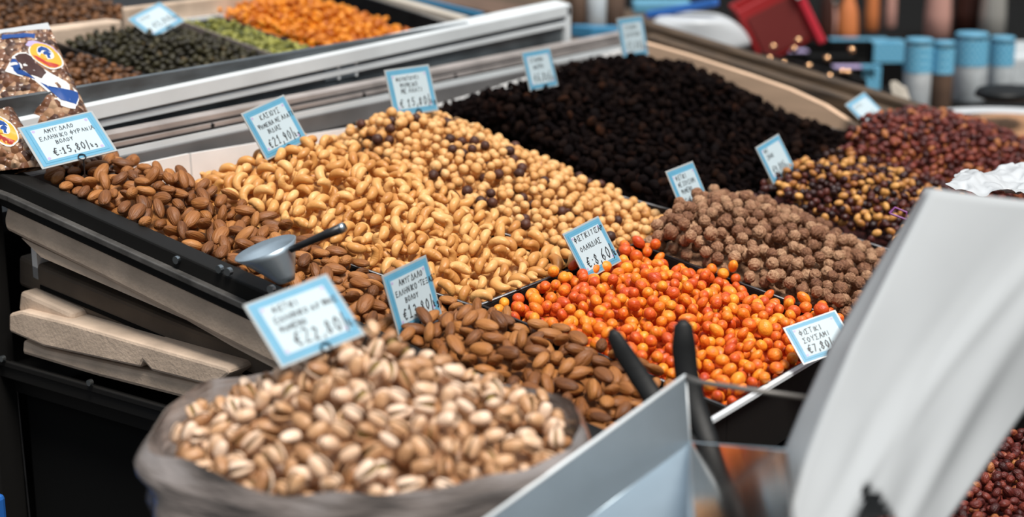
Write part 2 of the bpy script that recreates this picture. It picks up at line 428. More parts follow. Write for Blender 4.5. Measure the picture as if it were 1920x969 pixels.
# ------------------------------------------------------------------ trays
TR = []   # (x0,x1,y0,y1,h,label)
def tray(x0, x1, y0, y1, label, h=0.0, depth=.06, t=.0022, rim='trayrim', group='steel display trays', hb=None):
    hb = h if hb is None else hb
    o = empty('display_tray', S((x0 + x1) / 2, (y0 + y1) / 2, h - depth), label, 'tray')
    g = .0004
    x0 += g; x1 -= g; y0 += g; y1 -= g
    b = MB()
    def wl_(ax, ay, bx, by, h=h, h2=None):
        h2 = h if h2 is None else h2
        b.hexa([S(ax, ay, -depth), S(bx, ay, -depth), S(bx, by, -depth), S(ax, by, -depth), S(ax, ay, h), S(bx, ay, h), S(bx, by, h2), S(ax, by, h2)])
    depth -= h
    wl_(x0, y0, x1, y0 + t); wl_(x0, y1 - t, x1, y1, hb); wl_(x0, y0 + t, x0 + t, y1 - t, h, hb); wl_(x1 - t, y0 + t, x1, y1 - t, h, hb)
    depth += h
    b.hexa([S(x0 + t, y0 + t, h - depth), S(x1 - t, y0 + t, h - depth), S(x1 - t, y1 - t, h - depth), S(x0 + t, y1 - t, h - depth)] +
           [S(x0 + t, y0 + t, h - depth + .002), S(x1 - t, y0 + t, h - depth + .002), S(x1 - t, y1 - t, h - depth + .002), S(x0 + t, y1 - t, h - depth + .002)])
    b.build('tray_body', M['black'] if y0 < -.2 else M['tray'], o)
    b = MB(); r = .0012
    for p, q in (((x0, y0), (x1, y0)), ((x1, y0), (x1, y1)), ((x1, y1), (x0, y1)), ((x0, y1), (x0, y0))):
        b.tube([S(*p, (h if p[1] == y0 else hb) + .0008), S(*q, (h if q[1] == y0 else hb) + .0008)], r, 8)
    b.build('rolled_rim', M[rim], o, smooth=True)
    return o


XA, XB, XC, XD = -.125, .062, .272, .782
YB, YF, Y2 = .392, -.05, -.293
tray(-.238, XA, YF, YB, 'dark steel tray of almonds beside the sloping black side rail', hb=-.030)
tray(XA, XB, YF, YB, 'dark steel tray heaped with cashews', hb=-.030)
tray(XB, XC, YF, YB, 'dark steel tray heaped with round hazelnuts', hb=-.030)
tray(XC, XD, YF, YB, 'dark steel tray heaped with black raisins', hb=-.030)
tray(-.238, -.118, Y2, YF, 'dark steel tray of almonds behind the pistachio sack')
tray(-.118, .140, Y2, YF, 'dark steel tray of orange coated nuts with a bright front edge')
tray(.140, .372, Y2, YF, 'dark steel tray of brown sesame coated nuts')
tray(.372, .600, Y2, YF, 'dark steel tray of mixed dark berries and golden nuts')
tray(.600, .99, Y2, YF, 'wide steel tray of red coated nuts at the far right')
tray(-.24, .30, -.56, Y2, 'low black tray of dark red nuts in front of the orange ones', h=-.085, depth=.05, rim='tray')
# bright folded edge of the orange tray's front
b = MB(); b.bar(S(-.160, Y2 - .003, .001), S(.15, Y2 - .003, .001), .005, .003)
o = b.build('edge_trim', M['alu']); tag(o, 'bright steel edge strip along the front of the orange nut tray', 'trim')

# white liner boards behind the heaps
o = empty('tray_backboard', S(.3, .40, -.06), 'white liner board standing behind the cashews, hazelnuts and raisins', 'board')
b = MB()
b.hexa([S(-.235, .3925, -.10), S(.86, .3925, -.10), S(.86, .400, -.10), S(-.235, .400, -.10), S(-.235, .3925, -.028), S(.86, .3925, -.028), S(.86, .400, -.028), S(-.235, .400, -.028)])
for (ax_, ay_), (bx_, by_) in (((250, 310), (355, 288)), ((358, 288), (690, 234)), ((694, 234), (935, 163)), ((940, 160), (1185, 88))):
    a_, c_ = hitY(ax_, ay_, .3855), hitY(bx_, by_, .3855)
    b.hexa([S(a_[0], .3835, -.056), S(c_[0], .3835, -.056), S(c_[0], .388, -.056), S(a_[0], .388, -.056), a_, c_, c_ + [0, .003, 0], a_ + [0, .003, 0]])
b.build('board_sheet', M['white'], o)
for x in (XA, XB, XC):
    b = MB(); b.hexa([S(x + .0025, .30, -.05), S(x + .005, .30, -.05), S(x + .005, .384, -.05), S(x + .0025, .384, -.05), S(x + .0025, .24, -.012), S(x + .005, .24, -.012), S(x + .007, .384, -.024), S(x + .0025, .384, -.024)])
    b.build('liner_flap', M['white'], o)

# ------------------------------------------------------------------ aluminium sliding tracks and glass guard behind
o = empty('sliding_track', S(.3, .415, 0), 'worn aluminium sliding door track running behind the nut trays', 'track')
def h640(py, Y): return hitY(640, py, Y)[2] - bz(Y)
for k, (y, ya, yb, mm) in enumerate(((.4015, 207, 236, 'alug'), (.4055, 194, 205, 'alu'), (.4065, 190, 195, 'wire'), (.4085, 182, 191, 'alud'), (.4105, 177, 183, 'wire'), (.4125, 167, 178, 'alud'))):
    b = MB(); x1 = .98; h0, h1 = h640(yb, y), h640(ya, y); dd = .022 if k == 0 else .012
    b.hexa([S(-.235, y, h0), S(x1, y, h0), S(x1, y + dd, h0), S(-.235, y + dd, h0), S(-.235, y, h1), S(x1, y, h1), S(x1, y + dd, h1), S(-.235, y + dd, h1)])
    b.build('track_rail', M[mm], o)
for X in (.02, .09, .27, .45):
    b = MB(); b.tube([S(X, .412, h640(186, .408)), S(X, .4075, h640(186, .408))], .0025, 10); b.build('screw', M['wire'], o)
o = empty('glass_guard', S(.3, .445, 0), 'low dark glass guard capped by a bright white aluminium rail', 'glass guard')
XG = .742
b = MB(); b.hexa([S(-.235, .440, -.01), S(XG, .440, -.01), S(XG, .446, -.01), S(-.235, .446, -.01), S(-.235, .440, .060), S(XG, .440, .060), S(XG, .446, .060), S(-.235, .446, .060)])
b.build('glass_pane', M['glassd'], o)
def glass_bar(name, y, y2, ya, yb, slope, mm, xa=-.25, xb=XG + .01):
    h1, h0 = h640(ya, y), h640(yb, y); f_ = lambda X: (X - .25) * slope
    b = MB(); b.hexa([S(xa, y, h0 + f_(xa)), S(xb, y, h0 + f_(xb)), S(xb, y2, h0 + f_(xb)), S(xa, y2, h0 + f_(xa)), S(xa, y, h1 + f_(xa)), S(xb, y, h1 + f_(xb)), S(xb, y2, h1 + f_(xb)), S(xa, y2, h1 + f_(xa))])
    b.build(name, M[mm], o, bevel=.001)
glass_bar('top_rail', .432, .458, 99, 124, .026, 'alu')
glass_bar('lower_bead', .435, .446, 131, 142, .020, 'alu')
b = MB(); b.box(S(XG + .006, .440, .033), (.012, .016, .060)); b.build('end_bracket', M['alu'], o, bevel=.002)
b = MB(); b.box(S(.262, .4385, .033), (.055, .002, .026)); b.build('pane_reflection', M['galv'], o)  # pale plate standing in for the bluish reflection in the glass
b = MB(); b.box(S(.258, .4370, .033), (.004, .002, .026)); b.box(S(.290, .4370, .033), (.004, .002, .026)); b.build('pane_clip', M['alu'], o)

# ------------------------------------------------------------------ board and beams right of the raisins
q = [hitX(x, y, .786) for x, y in ((1205, 80), (1280, 101), (1400, 140), (1480, 168), (1545, 198), (1628, 252))]
q2 = [p * [1, 1, 0] + [0, 0, bz(p[1]) - .06] for p in q]
b = MB(); n = len(q); P_ = q + q2 + [p + np.array([.012, 0, 0]) for p in q + q2]
for i in range(n - 1):
    b.hexa([P_[n + i], P_[n + i + 1], P_[3 * n + i + 1], P_[3 * n + i], P_[i], P_[i + 1], P_[2 * n + i + 1], P_[2 * n + i]])
tag(b.build('side_board', M['board']), 'bare pale wooden board closing the right side of the raisin tray', 'board')
for k, (X_, e0, e1, lab) in enumerate(((.83, (1215, 64), (1730, 225), 'brown wooden beam nearest the pale board, right of the raisins'), (.865, (1215, 42), (1760, 208), 'brown wooden beam running beside the spice display'))):
    a_, c_ = hitX(*e1, X_), hitX(*e0, X_); b = MB()
    b.hexa([a_ + [-.012, 0, -.05], a_ + [.014, 0, -.05], c_ + [.014, 0, -.05], c_ + [-.012, 0, -.05], a_ + [-.012, 0, 0], a_ + [.014, 0, 0], c_ + [.014, 0, 0], c_ + [-.012, 0, 0]])
    tag(b.build('wooden_beam', M['wood'], bevel=.002), lab, 'beam')
a_, c_ = hitX(1520, 190, .807), hitX(1360, 130, .807); b = MB()
b.hexa([a_ + [-.004, 0, -.03], a_ + [.004, 0, -.03], c_ + [.004, 0, -.03], c_ + [-.004, 0, -.03], a_ + [-.004, 0, 0], a_ + [.004, 0, 0], c_ + [.004, 0, 0], c_ + [-.004, 0, 0]])
tag(b.build('plastic_strip', M['cyan']), 'thin blue strip between the pale board and the brown beams', 'strip')

# ------------------------------------------------------------------ nut shapes (triangulated, with uv)
rng = np.random.default_rng(7)
random.seed(7)


def grid_sphere(nu, nv, fn):
    V = []; 
    for j in range(1, nv):
        for i in range(nu):
            V.append(fn(2 * math.pi * i / nu, math.pi * j / nv))
    top = len(V); V.append(fn(0, 0)); bot = len(V); V.append(fn(0, math.pi))
    T, U = [], []
    uvf = lambda i, j: (i / nu, j / nv)
    for j in range(nv - 2):
        for i in range(nu):
            k = (i + 1) % nu
            a, b_, c, d = j * nu + i, j * nu + k, (j + 1) * nu + k, (j + 1) * nu + i
            T += [(a, d, c), (a, c, b_)]; U += [(uvf(i, j + 1), uvf(i, j + 2), uvf(i + 1, j + 2)), (uvf(i, j + 1), uvf(i + 1, j + 2), uvf(i + 1, j + 1))]
    for i in range(nu):
        k = (i + 1) % nu
        T.append((top, i, k)); U.append((uvf(i + .5, 0), uvf(i, 1), uvf(i + 1, 1)))
        T.append((bot, (nv - 2) * nu + k, (nv - 2) * nu + i)); U.append((uvf(i + .5, nv), uvf(i + 1, nv - 1), uvf(i, nv - 1)))
    return np.array(V, float), np.array(T), np.array(U, float).reshape(-1, 2), np.zeros(len(T), int)


def lump(n, amp, seed):
    r = np.random.default_rng(seed); c = r.normal(size=(n, 3)); c /= np.linalg.norm(c, axis=1)[:, None]; a = r.uniform(-1, 1, n) * amp
    def f(d):
        d = np.array(d) / (np.linalg.norm(d) + 1e-9)
        return 1 + float((a * np.exp(-((d - c) ** 2).sum(1) / .35)).sum())
    return f


def sph(th, ph): return np.array([math.sin(ph) * math.cos(th), math.sin(ph) * math.sin(th), math.cos(ph)])


def almond(seed):
    r = np.random.default_rng(seed); L = .0215 * r.uniform(.88, 1.1); W = .0112 * r.uniform(.9, 1.1); T = .0080 * r.uniform(.85, 1.15); bend = r.uniform(-.0012, .0012)
    def fn(th, ph):
        t = ph / math.pi; s = math.sin(ph) ** .95 * (1.16 - .30 * (t - .30)) * (1 - .35 * max(0, t - .62))
        x = (math.cos(ph)) * L / 2
        return (x, s * math.cos(th) * W / 2 + bend * math.sin(ph), s * math.sin(th) * T / 2 * (1 - .12 * abs(math.cos(th)) ** 3))
    return grid_sphere(14, 12, fn)


def cashew(seed):
    r = np.random.default_rng(seed); R = .0069 * r.uniform(.9, 1.12); arc = math.radians(r.uniform(165, 205)); rr = .0042 * r.uniform(.9, 1.12); asym = r.uniform(.1, .3)
    def fn(th, ph):
        t = ph / math.pi; s = min(1, math.sin(ph) ** .5) * (1 + asym * (t - .5)) * (1 + .16 * math.sin(ph))
        a = (t - .5) * arc
        rad = R + rr * s * math.cos(th) * .95
        return (rad * math.sin(a) * 1.12, rad * math.cos(a) - R * .6, rr * s * math.sin(th) * .95)
    return grid_sphere(12, 16, fn)


def ball(seed, R, sq=(1, 1, 1), amp=.05, n=6, nu=14, nv=10, tip=0):
    lf = lump(n, amp, seed); r = np.random.default_rng(seed + 99); k = r.uniform(.92, 1.08)
    def fn(th, ph):
        d = sph(th, ph); q = lf(d) * R * k
        if tip: q *= 1 + tip * max(0, math.cos(ph)) ** 12 - tip * .4 * max(0, -math.cos(ph)) ** 3
        return d * q * np.array(sq)
    return grid_sphere(nu, nv, fn)


def bumpy(seed, R):
    r = np.random.default_rng(seed); n = 46; i = np.arange(n) + .5; ph = np.arccos(1 - 2 * i / n); th = math.pi * (1 + 5 ** .5) * i
    c = np.stack([np.sin(ph) * np.cos(th), np.sin(ph) * np.sin(th), np.cos(ph)], 1) + r.normal(size=(n, 3)) * .09; c /= np.linalg.norm(c, axis=1)[:, None]
    lf = lump(5, .08, seed + 5); a = r.uniform(.10, .20, n)
    def fn(th_, ph_):
        d = sph(th_, ph_); q = ((d - c) ** 2).sum(1)
        return d * R * (lf(d) + float((a * np.clip(1 - q / .06, 0, 1) ** .5).max()))
    return grid_sphere(26, 18, fn)


def wrinkled(seed, R, sq):
    r = np.random.default_rng(seed); lf = lump(9, .28, seed)
    return grid_sphere(9, 7, lambda th, ph: sph(th, ph) * R * lf(sph(th, ph)) * np.array(sq))


def half_shell(side, gap):
    L, W, T = .0156, .0102, .0096
    def fn(th, ph):       # th 0..2pi mapped to the half circle and back inside
        u = th / (2 * math.pi)
        if u < .5: a = math.pi * (u / .5); k = 1.0
        else: a = math.pi * (1 - (u - .5) / .5); k = .84
        t = ph / math.pi; s = math.sin(ph) ** .75 * (1.06 - .35 * (t - .4))
        x = math.cos(ph) * L / 2 * (k * .06 + .94)
        y = s * math.cos(a) * W / 2 * k; z = s * math.sin(a) * T / 2 * k
        z2 = (z + .0002) * side
        op = gap * (x + L / 2) * side
        return (x, y, z2 + op)
    return grid_sphere(16, 9, fn)


def join_protos(ps, mats_):
    V, T, U, Mi = [], [], [], []; o = 0
    for (v, t, u, m_), k in zip(ps, mats_):
        V.append(v); T.append(t + o); U.append(u); Mi.append(np.full(len(t), k)); o += len(v)
    return np.concatenate(V), np.concatenate(T), np.concatenate(U), np.concatenate(Mi)


def pistachio(seed):
    r = np.random.default_rng(seed); g = r.uniform(.04, .16)
    k = grid_sphere(10, 8, lambda th, ph: (math.cos(ph) * .0066 + .0004, math.sin(ph) * math.cos(th) * .0037, math.sin(ph) * math.sin(th) * .0035))
    return join_protos([half_shell(1, g), half_shell(-1, g), k], [0, 0, 1]), k


KINDS = {}


def mesh_from(name, V, T, U, Mi, mats_):
    me = bpy.data.meshes.new(name)
    me.vertices.add(len(V)); me.vertices.foreach_set('co', V.astype(np.float32).ravel())
    me.loops.add(len(T) * 3); me.loops.foreach_set('vertex_index', T.astype(np.int32).ravel())
    me.polygons.add(len(T)); me.polygons.foreach_set('loop_start', np.arange(0, len(T) * 3, 3, dtype=np.int32))
    me.polygons.foreach_set('loop_total', np.full(len(T), 3, dtype=np.int32))
    me.polygons.foreach_set('material_index', Mi.astype(np.int32)); me.polygons.foreach_set('use_smooth', np.ones(len(T), dtype=bool))
    uv = me.uv_layers.new(name='UVMap'); uv.data.foreach_set('uv', U.astype(np.float32).ravel())
    for m_ in mats_: me.materials.append(m_)
    me.update(calc_edges=True)
    return me


def kind(key, name, protos, mats_, thick, flat=None, nrot=40, cells=.002, kernel=None, smin=.92, smax=1.08):
    """protos: list of (V,T,U,Mi); pre-computes turned copies and their height profiles"""
    meshes = [mesh_from(name, *p, mats_) for p in protos]
    rots = []
    r = np.random.default_rng(len(key) * 31 + 5)
    for i in range(nrot):
        k = i % len(protos); V, T = protos[k][0], protos[k][1]
        yaw = r.uniform(0, 2 * math.pi)
        if flat is None:
            q = r.normal(size=4); q /= np.linalg.norm(q); a, b_, c, d = q
            Rm = np.array([[1 - 2 * (c * c + d * d), 2 * (b_ * c - a * d), 2 * (b_ * d + a * c)], [2 * (b_ * c + a * d), 1 - 2 * (b_ * b_ + d * d), 2 * (c * d - a * b_)], [2 * (b_ * d - a * c), 2 * (c * d + a * b_), 1 - 2 * (b_ * b_ + c * c)]])
        else:
            tx, ty = r.normal(0, flat, 2)
            cx, sx_, cy, sy = math.cos(tx), math.sin(tx), math.cos(ty), math.sin(ty); cz, sz = math.cos(yaw), math.sin(yaw)
            Rm = np.array([[cy, 0, sy], [0, 1, 0], [-sy, 0, cy]]) @ np.array([[1, 0, 0], [0, cx, -sx_], [0, sx_, cx]]) @ np.array([[cz, -sz, 0], [sz, cz, 0], [0, 0, 1]])
        sc = r.uniform(smin, smax); Rs = Rm * sc
        P = V @ Rs.T
        P2 = np.concatenate([P, P[T].mean(1), (P[T[:, 0]] + P[T[:, 1]]) / 2, (P[T[:, 1]] + P[T[:, 2]]) / 2])
        ij = np.floor(P2[:, :2] / cells + .5).astype(int); mn = ij.min(0); ij -= mn; sh = ij.max(0) + 1
        lo = np.full(sh, np.inf); hi = np.full(sh, -np.inf)
        np.minimum.at(lo, (ij[:, 0], ij[:, 1]), P2[:, 2]); np.maximum.at(hi, (ij[:, 0], ij[:, 1]), P2[:, 2])
        rots.append((k, Rs, mn, lo, hi, P))
    KINDS[key] = dict(key=key, name=name, protos=protos, meshes=meshes, rots=rots, thick=thick, mats=mats_, cell=cells, kernel=kernel)


kind('almond', 'almond', [almond(i) for i in range(8)], [NM['almond']], .0082, flat=.6)
kind('cashew', 'cashew_nut', [cashew(i) for i in range(8)], [NM['cashew']], .0088, flat=1.0, smin=.82, smax=1.14)
hz = [ball(i, .0053, (1, 1, 1.04), .06, tip=.14) for i in range(6)]
kind('hazel', 'hazelnut', hz, [NM['hazel']], .0105, smin=.84, smax=1.12)
kind('hazeld', 'hazelnut', hz[:3], [NM['hazeld']], .0105)
kind('raisin', 'raisin', [wrinkled(i, .0045, (1.5, .9, .7)) for i in range(8)], [NM['raisin']], .0065, flat=1.2, cells=.0025)
kind('raisinb', 'raisin', [wrinkled(i + 20, .0062, (1.3, .95, .8)) for i in range(5)], [NM['raisinb']], .009, flat=1.2, cells=.0025)
kind('orange', 'coated_nut', [ball(i, .0061, [(1.0, .97, .95), (1.22, .95, .92), (1.1, 1, .95), (1.35, .95, .9)][i % 4], .13, 7) for i in range(6)], [NM['orange']], .0115, smin=.76, smax=1.16)
kind('sesame', 'sesame_nut', [bumpy(i, .0064) for i in range(6)], [NM['sesame']], .0135, smin=.8, smax=1.12)
kind('redp', 'sugared_nut', [ball(i, .0042, (1.4, .95, .9), .2, 9, 10, 7) for i in range(6)], [NM['redp']], .0080, flat=1.0, cells=.0025)
kind('mixd', 'mixed_nut', [ball(i, .0042, (1.2, .95, .9), .12, 7, 10, 7) for i in range(4)], [NM['mixd']], .0080, cells=.0025)
kind('mixy', 'mixed_nut', [ball(i, .0041, (1.4, 1, .9), .14, 7, 10, 7) for i in range(4)], [NM['mixy']], .0080, cells=.0025)
PI_ = [pistachio(i) for i in range(6)]
kind('pist', 'pistachio', [p[0] for p in PI_], [NM['pist'], NM['kernel']], .0095, smin=.9, smax=1.12)
for k_, nm_, R_, sq_ in (('apricot', 'dried_fruit', .0055, (1.5, .8, .8)), ('green', 'dried_fruit', .0042, (1.4, .9, .8)), ('olive', 'dried_fruit', .0046, (1.3, .9, .8)), ('brown', 'dried_fruit', .0046, (1.3, .9, .8))):
    kind(k_, {'apricot': 'dried_apricot', 'green': 'green_raisin', 'olive': 'olive_dried_fruit', 'brown': 'brown_dried_fruit'}[k_], [wrinkled(i + 40, R_, sq_) for i in range(5)], [NM[k_]], .0070, flat=.9, cells=.0025)


class Field:
    """height field the nuts are dropped on, one by one"""
    def __init__(s, x0, x1, y0, y1, cell): s.x0, s.y0, s.c = x0, y0, cell; s.nx, s.ny = int((x1 - x0) / cell) + 1, int((y1 - y0) / cell) + 1; s.H = np.full((s.nx, s.ny), -9.0)


HEAPS = []


def surf_rbf(ctrl):
    P = np.array([(c[0], c[1]) for c in ctrl]); h = np.array([c[2] for c in ctrl]); n = len(P)
    A = np.linalg.norm(P[:, None] - P[None], axis=2); B = np.zeros((n + 1, n + 1)); B[:n, :n] = -A - np.eye(n) * .002; B[:n, n] = 1; B[n, :n] = 1
    wgt = np.linalg.solve(B, np.append(h, 0))
    def f(X, Y):
        r = np.sqrt((X[..., None] - P[:, 0]) ** 2 + (Y[..., None] - P[:, 1]) ** 2)
        return -(r @ wgt[:n]) + wgt[n]
    return f


def heap(fieldname, cell, rect, ctrl, picks, label, cat, group, layers=2.0, inside=None, zfun=bz, stufflabel=None, margin=0.003, walls=True, tol=.5, rough=.0012):
    """fill rect with nuts up to the surface ctrl. picks: [(kind key, probability)]"""
    x0, x1, y0, y1 = rect; pad = .03
    f0 = surf_rbf(ctrl)
    def f(X, Y): return f0(X, Y) + rough * (np.sin(X * 210 + 3 * np.sin(Y * 97)) * np.sin(Y * 173 + 2 * np.sin(X * 121)) + .6 * np.sin(X * 431 + Y * 287) * np.sin(Y * 389))
    nx, ny = int((x1 - x0 + 2 * pad) / cell) + 1, int((y1 - y0 + 2 * pad) / cell) + 1
    X = x0 - pad + np.arange(nx) * cell; Y = y0 - pad + np.arange(ny) * cell
    GX, GY = np.meshgrid(X, Y, indexing='ij')
    zb = zfun(GY) + 0 * GX
    target = zb + f(GX, GY)
    th = KINDS[picks[0][0]]['thick']
    mask = (GX > x0 + margin) & (GX < x1 - margin) & (GY > y0 + margin) & (GY < y1 - margin)
    if inside is not None: mask &= inside(GX, GY)
    H = np.where(mask, target - th * layers, -9.0)
    base = H.copy()
    for hp in HEAPS:      # nuts of neighbouring heaps and their own ground
        if hp['field'] != fieldname: continue
        ox, oy = int(round((hp['X'][0] - X[0]) / cell)), int(round((hp['Y'][0] - Y[0]) / cell))
        a0, a1 = max(0, ox), min(nx, ox + len(hp['X'])); b0, b1 = max(0, oy), min(ny, oy + len(hp['Y']))
        if a1 > a0 and b1 > b0:
            H[a0:a1, b0:b1] = np.maximum(H[a0:a1, b0:b1], hp['H'][a0 - ox:a1 - ox, b0 - oy:b1 - oy])
    if walls:
        wm = (GX > x0 - .002) & (GX < x1 + .002) & (GY > y0 - .002) & (GY < y1 + .002) & ~((GX > x0 + .0025) & (GX < x1 - .0025) & (GY > y0 + .0025) & (GY < y1 - .0025))
        H = np.where(wm, np.maximum(H, zb + .0025), H)
    cells_i, cells_j = np.where(mask)
    placed = []; fails = 0; keys = [p[0] for p in picks]; pr = np.array([p[1] for p in picks], float); pr /= pr.sum()
    r = np.random.default_rng(len(HEAPS) + 11); nt = len(cells_i)
    while fails < 500 and len(placed) < 14000:
        s_ = r.integers(0, nt, 24); ii, jj = cells_i[s_], cells_j[s_]
        de = target[ii, jj] - H[ii, jj]; k = int(de.argmax()) if fails < 60 else int(r.integers(0, 24)); i, j = ii[k], jj[k]
        if de[k] < th * .45: fails += 1; continue
        K = KINDS[keys[r.choice(len(keys), p=pr)]]; best = None
        for q in r.integers(0, len(K['rots']), 7):
            v_, Rs, mn, lo, hi, P = K['rots'][q]
            a, c = i + mn[0] + r.integers(-1, 2), j + mn[1] + r.integers(-1, 2)
            if a < 0 or c < 0 or a + lo.shape[0] > nx or c + lo.shape[1] > ny: continue
            sub = H[a:a + lo.shape[0], c:c + lo.shape[1]]
            z = (sub - lo).max()
            ex = z - target[i, j]
            if best is None or ex < best[0]: best = (ex, z, a, c, q)
        if best is None or best[0] > th * tol: fails += 1; continue
        ex, z, a, c, q = best; v_, Rs, mn, lo, hi, P = K['rots'][q]
        sub = H[a:a + lo.shape[0], c:c + lo.shape[1]]; np.maximum(sub, z + hi, out=sub)
        cx, cy = X[0] + (a - mn[0]) * cell, Y[0] + (c - mn[1]) * cell
        placed.append((K['key'], q, np.array([cx, cy, z - .0003]))); fails = 0
    HEAPS.append(dict(basemat=KINDS[keys[0]]['mats'][0], field=fieldname, X=X, Y=Y, H=H, base=base, mask=mask, placed=placed, label=label, cat=cat, group=group, stufflabel=stufflabel, GX=GX, GY=GY))
    return HEAPS[-1]


def cy(px, py, Y):
    p = hitY(px, py, Y); return (p[0], Y, p[2] - bz(Y))


def cx(px, py, X):
    p = hitX(px, py, X); return (X, p[1], p[2] - bz(p[1]))


C2 = .002; C3 = .0025
# almonds, left corner
heap('main', C2, (-.238, XA, YF, YB), [(-.235, .38, 0), (-.235, .2, -.002), (-.235, .0, -.004), (-.235, -.05, -.004), cy(215, 296, .375), cy(330, 315, .33), cy(400, 345, .27),
      (XA, .38, .0), (XA, .26, .012), (XA, .15, .002), (XA, .05, -.002), (XA, -.05, -.003), (-.18, .28, .022), (-.18, .12, .010), (-.18, 0, .002)],
     [('almond', 1)], 'brown almond among those heaped in the left corner tray', 'almond', 'almonds in the left corner tray', stufflabel='heap of brown almonds filling the left corner tray')
heap('main', C2, (XA, XB, YF, YB), [(XA, .39, -.05), (XB, .39, -.05), (-.02, .39, -.055), (-.02, .34, -.02), cy(445, 345, .26), cy(500, 300, .27), cy(560, 280, .27), cy(600, 273, .27), cy(640, 284, .26), cy(672, 290, .25), (XA, .15, .0), (XA, .05, -.002), (XA, -.05, -.003), (XB, -.05, 0), (XB, .04, .002), (XB, .15, .016), (-.03, .1, .020), (-.03, .18, .028), (-.03, 0, .010), (-.03, -.05, -.001)],
     [('cashew', 1)], 'pale roasted cashew among those heaped left of the hazelnuts', 'cashew', 'cashews in their tray', tol=.7, stufflabel='heap of pale roasted cashews filling their tray')
heap('main', C2, (XB, XC, YF, YB), [(XB, .39, -.05), (XC, .39, -.05), (.165, .39, -.045), (.165,.33,.0), cy(690, 250, .27), cy(702, 228, .27), cy(730, 220, .27), cy(810, 218, .27), cy(900, 252, .25), cx(1000, 297, XC), cx(1100, 340, XC), cx(1200, 383, XC), cx(1255, 405, XC), (XB, .1, .008), (XB, 0, 0), (XB, -.05, 0), (XC, -.05, .0), (.165, -.05, 0), (.165, .15, .034), (.165, .05, .016)],
     [('hazel', .9), ('hazeld', .1)], 'round hazelnut among those heaped between cashews and raisins', 'hazelnut', 'hazelnuts in their tray', inside=lambda X, Y: X > XB + .045 * np.clip((Y - .17) / .10, 0, 1), stufflabel='heap of roasted hazelnuts filling their tray')
heap('main', C3, (XC, XD, YF, YB), [(XC, .39, -.055), (.33, .27, .0), (XD, .39, -.02), (.5, .39, -.03), cy(950, 175, .28), cy(1010, 170, .27), cy(1090, 168, .27), cy(1135, 128, .27), cy(1200, 112, .27), cx(1300, 150, .76), cx(1450, 217, .77), cx(1580, 258, .775), (.7,.2,.035), (XC, .1, .01), (XC, -.05, 0), (XD, -.05, 0), (.5, -.05, -.005), (.5, .1, .02), (.62, .12, .045), (.4, .1, .012)],
     [('raisin', .7), ('raisinb', .3)], 'wrinkled black raisin in the wide dark heap behind the hazelnuts', 'raisin', 'raisins in the wide tray', layers=2.6, tol=.9, rough=.0038, inside=lambda X, Y: X > XC + .07 * np.clip((Y - .10) / .15, 0, 1), stufflabel='wide heap of black raisins behind the hazelnuts')
heap('main', C2, (-.238, -.118, Y2, YF), [(-.235, -.055, .004), (-.12, -.055, .002), cy(840, 592, -.075), cy(900, 588, -.08), cy(960, 605, -.09), (-.235, -.15, .004), (-.235, -.29, -.004), (-.118, -.12, .008), (-.118, -.2, .008), (-.118, -.29, -.006), (-.18, -.15, .016), (-.18, -.29, -.006)],
     [('almond', 1)], 'brown almond in the tray between the pistachio sack and orange nuts', 'almond', 'almonds in the tray behind the sack', stufflabel='heap of brown almonds behind the pistachio sack')
heap('main', C2, (-.118, .140, Y2, YF), [(-.116, -.06, -.004), cy(1000, 565, -.07), cy(1080, 525, -.075), cy(1160, 502, -.08), cy(1250, 504, -.09), cy(1300, 518, -.10), cx(1400, 560, .13), (.135, -.08, .008), (.135, -.16, .010), (.135, -.25, .008), (.135, -.285, .004), (-.116, -.15, .006), (-.116, -.29, -.003), (.13, -.285, -.002), (.01, -.29, 0), (.01, -.16, .020), (.05, -.23, .012)],
     [('orange', 1)], 'glossy orange coated nut in the bright heap at the centre', 'coated nut', 'orange coated nuts', stufflabel='heap of orange coated nuts filling their tray')
heap('main', C2, (.140, .372, Y2, YF), [(.145, -.06, .004), (.37, -.06, .004), cy(1240, 428, -.08), cy(1300, 402, -.09), cy(1390, 376, -.10), cy(1450, 392, -.10), cx(1560, 440, .36), cx(1640, 478, .36), (.145, -.15, .016), (.145, -.28, .012), (.37, -.28, 0), (.25, -.2, .03), (.25, -.28, .006)],
     [('sesame', 1)], 'knobbly brown sesame coated nut in the heap behind the orange nuts', 'coated nut', 'sesame coated nuts', stufflabel='heap of brown sesame coated nuts')
heap('main', C3, (.372, .600, Y2, YF), [(.375, -.06, 0), (.6, -.06, .025), (.55, -.055, .012), cy(1440, 345, -.08), cy(1520, 318, -.09), cy(1620, 325, -.12), (.6, -.15, .02), (.375, -.15, .0), (.375, -.28, -.01), (.6, -.28, 0), (.48, -.2, .02)],
     [('mixd', .6), ('mixy', .4)], 'small dark or golden nut in the mixed heap right of the raisins', 'nut', 'mixed dark and golden nuts', layers=2.4, tol=.8, stufflabel='mixed heap of dark berries and golden nuts')
heap('main', C3, (.600, .99, Y2, YF), [(.61, -.06, .022), (.985, -.055, .0), (.985, -.15, -.002), (.985, -.285, -.01), cy(1570, 292, -.09), cy(1650, 246, -.09), cy(1720, 222, -.09), (.61, -.15, .012), (.61, -.28, -.01), (.8, -.28, .0), (.8, -.15, .040), (.92, -.12, .022)],
     [('redp', 1)], 'dark red sugared nut in the wide heap at the right', 'sugared nut', 'red sugared nuts in the wide tray', layers=2.2, tol=.8, stufflabel='wide heap of red sugared nuts at the right')
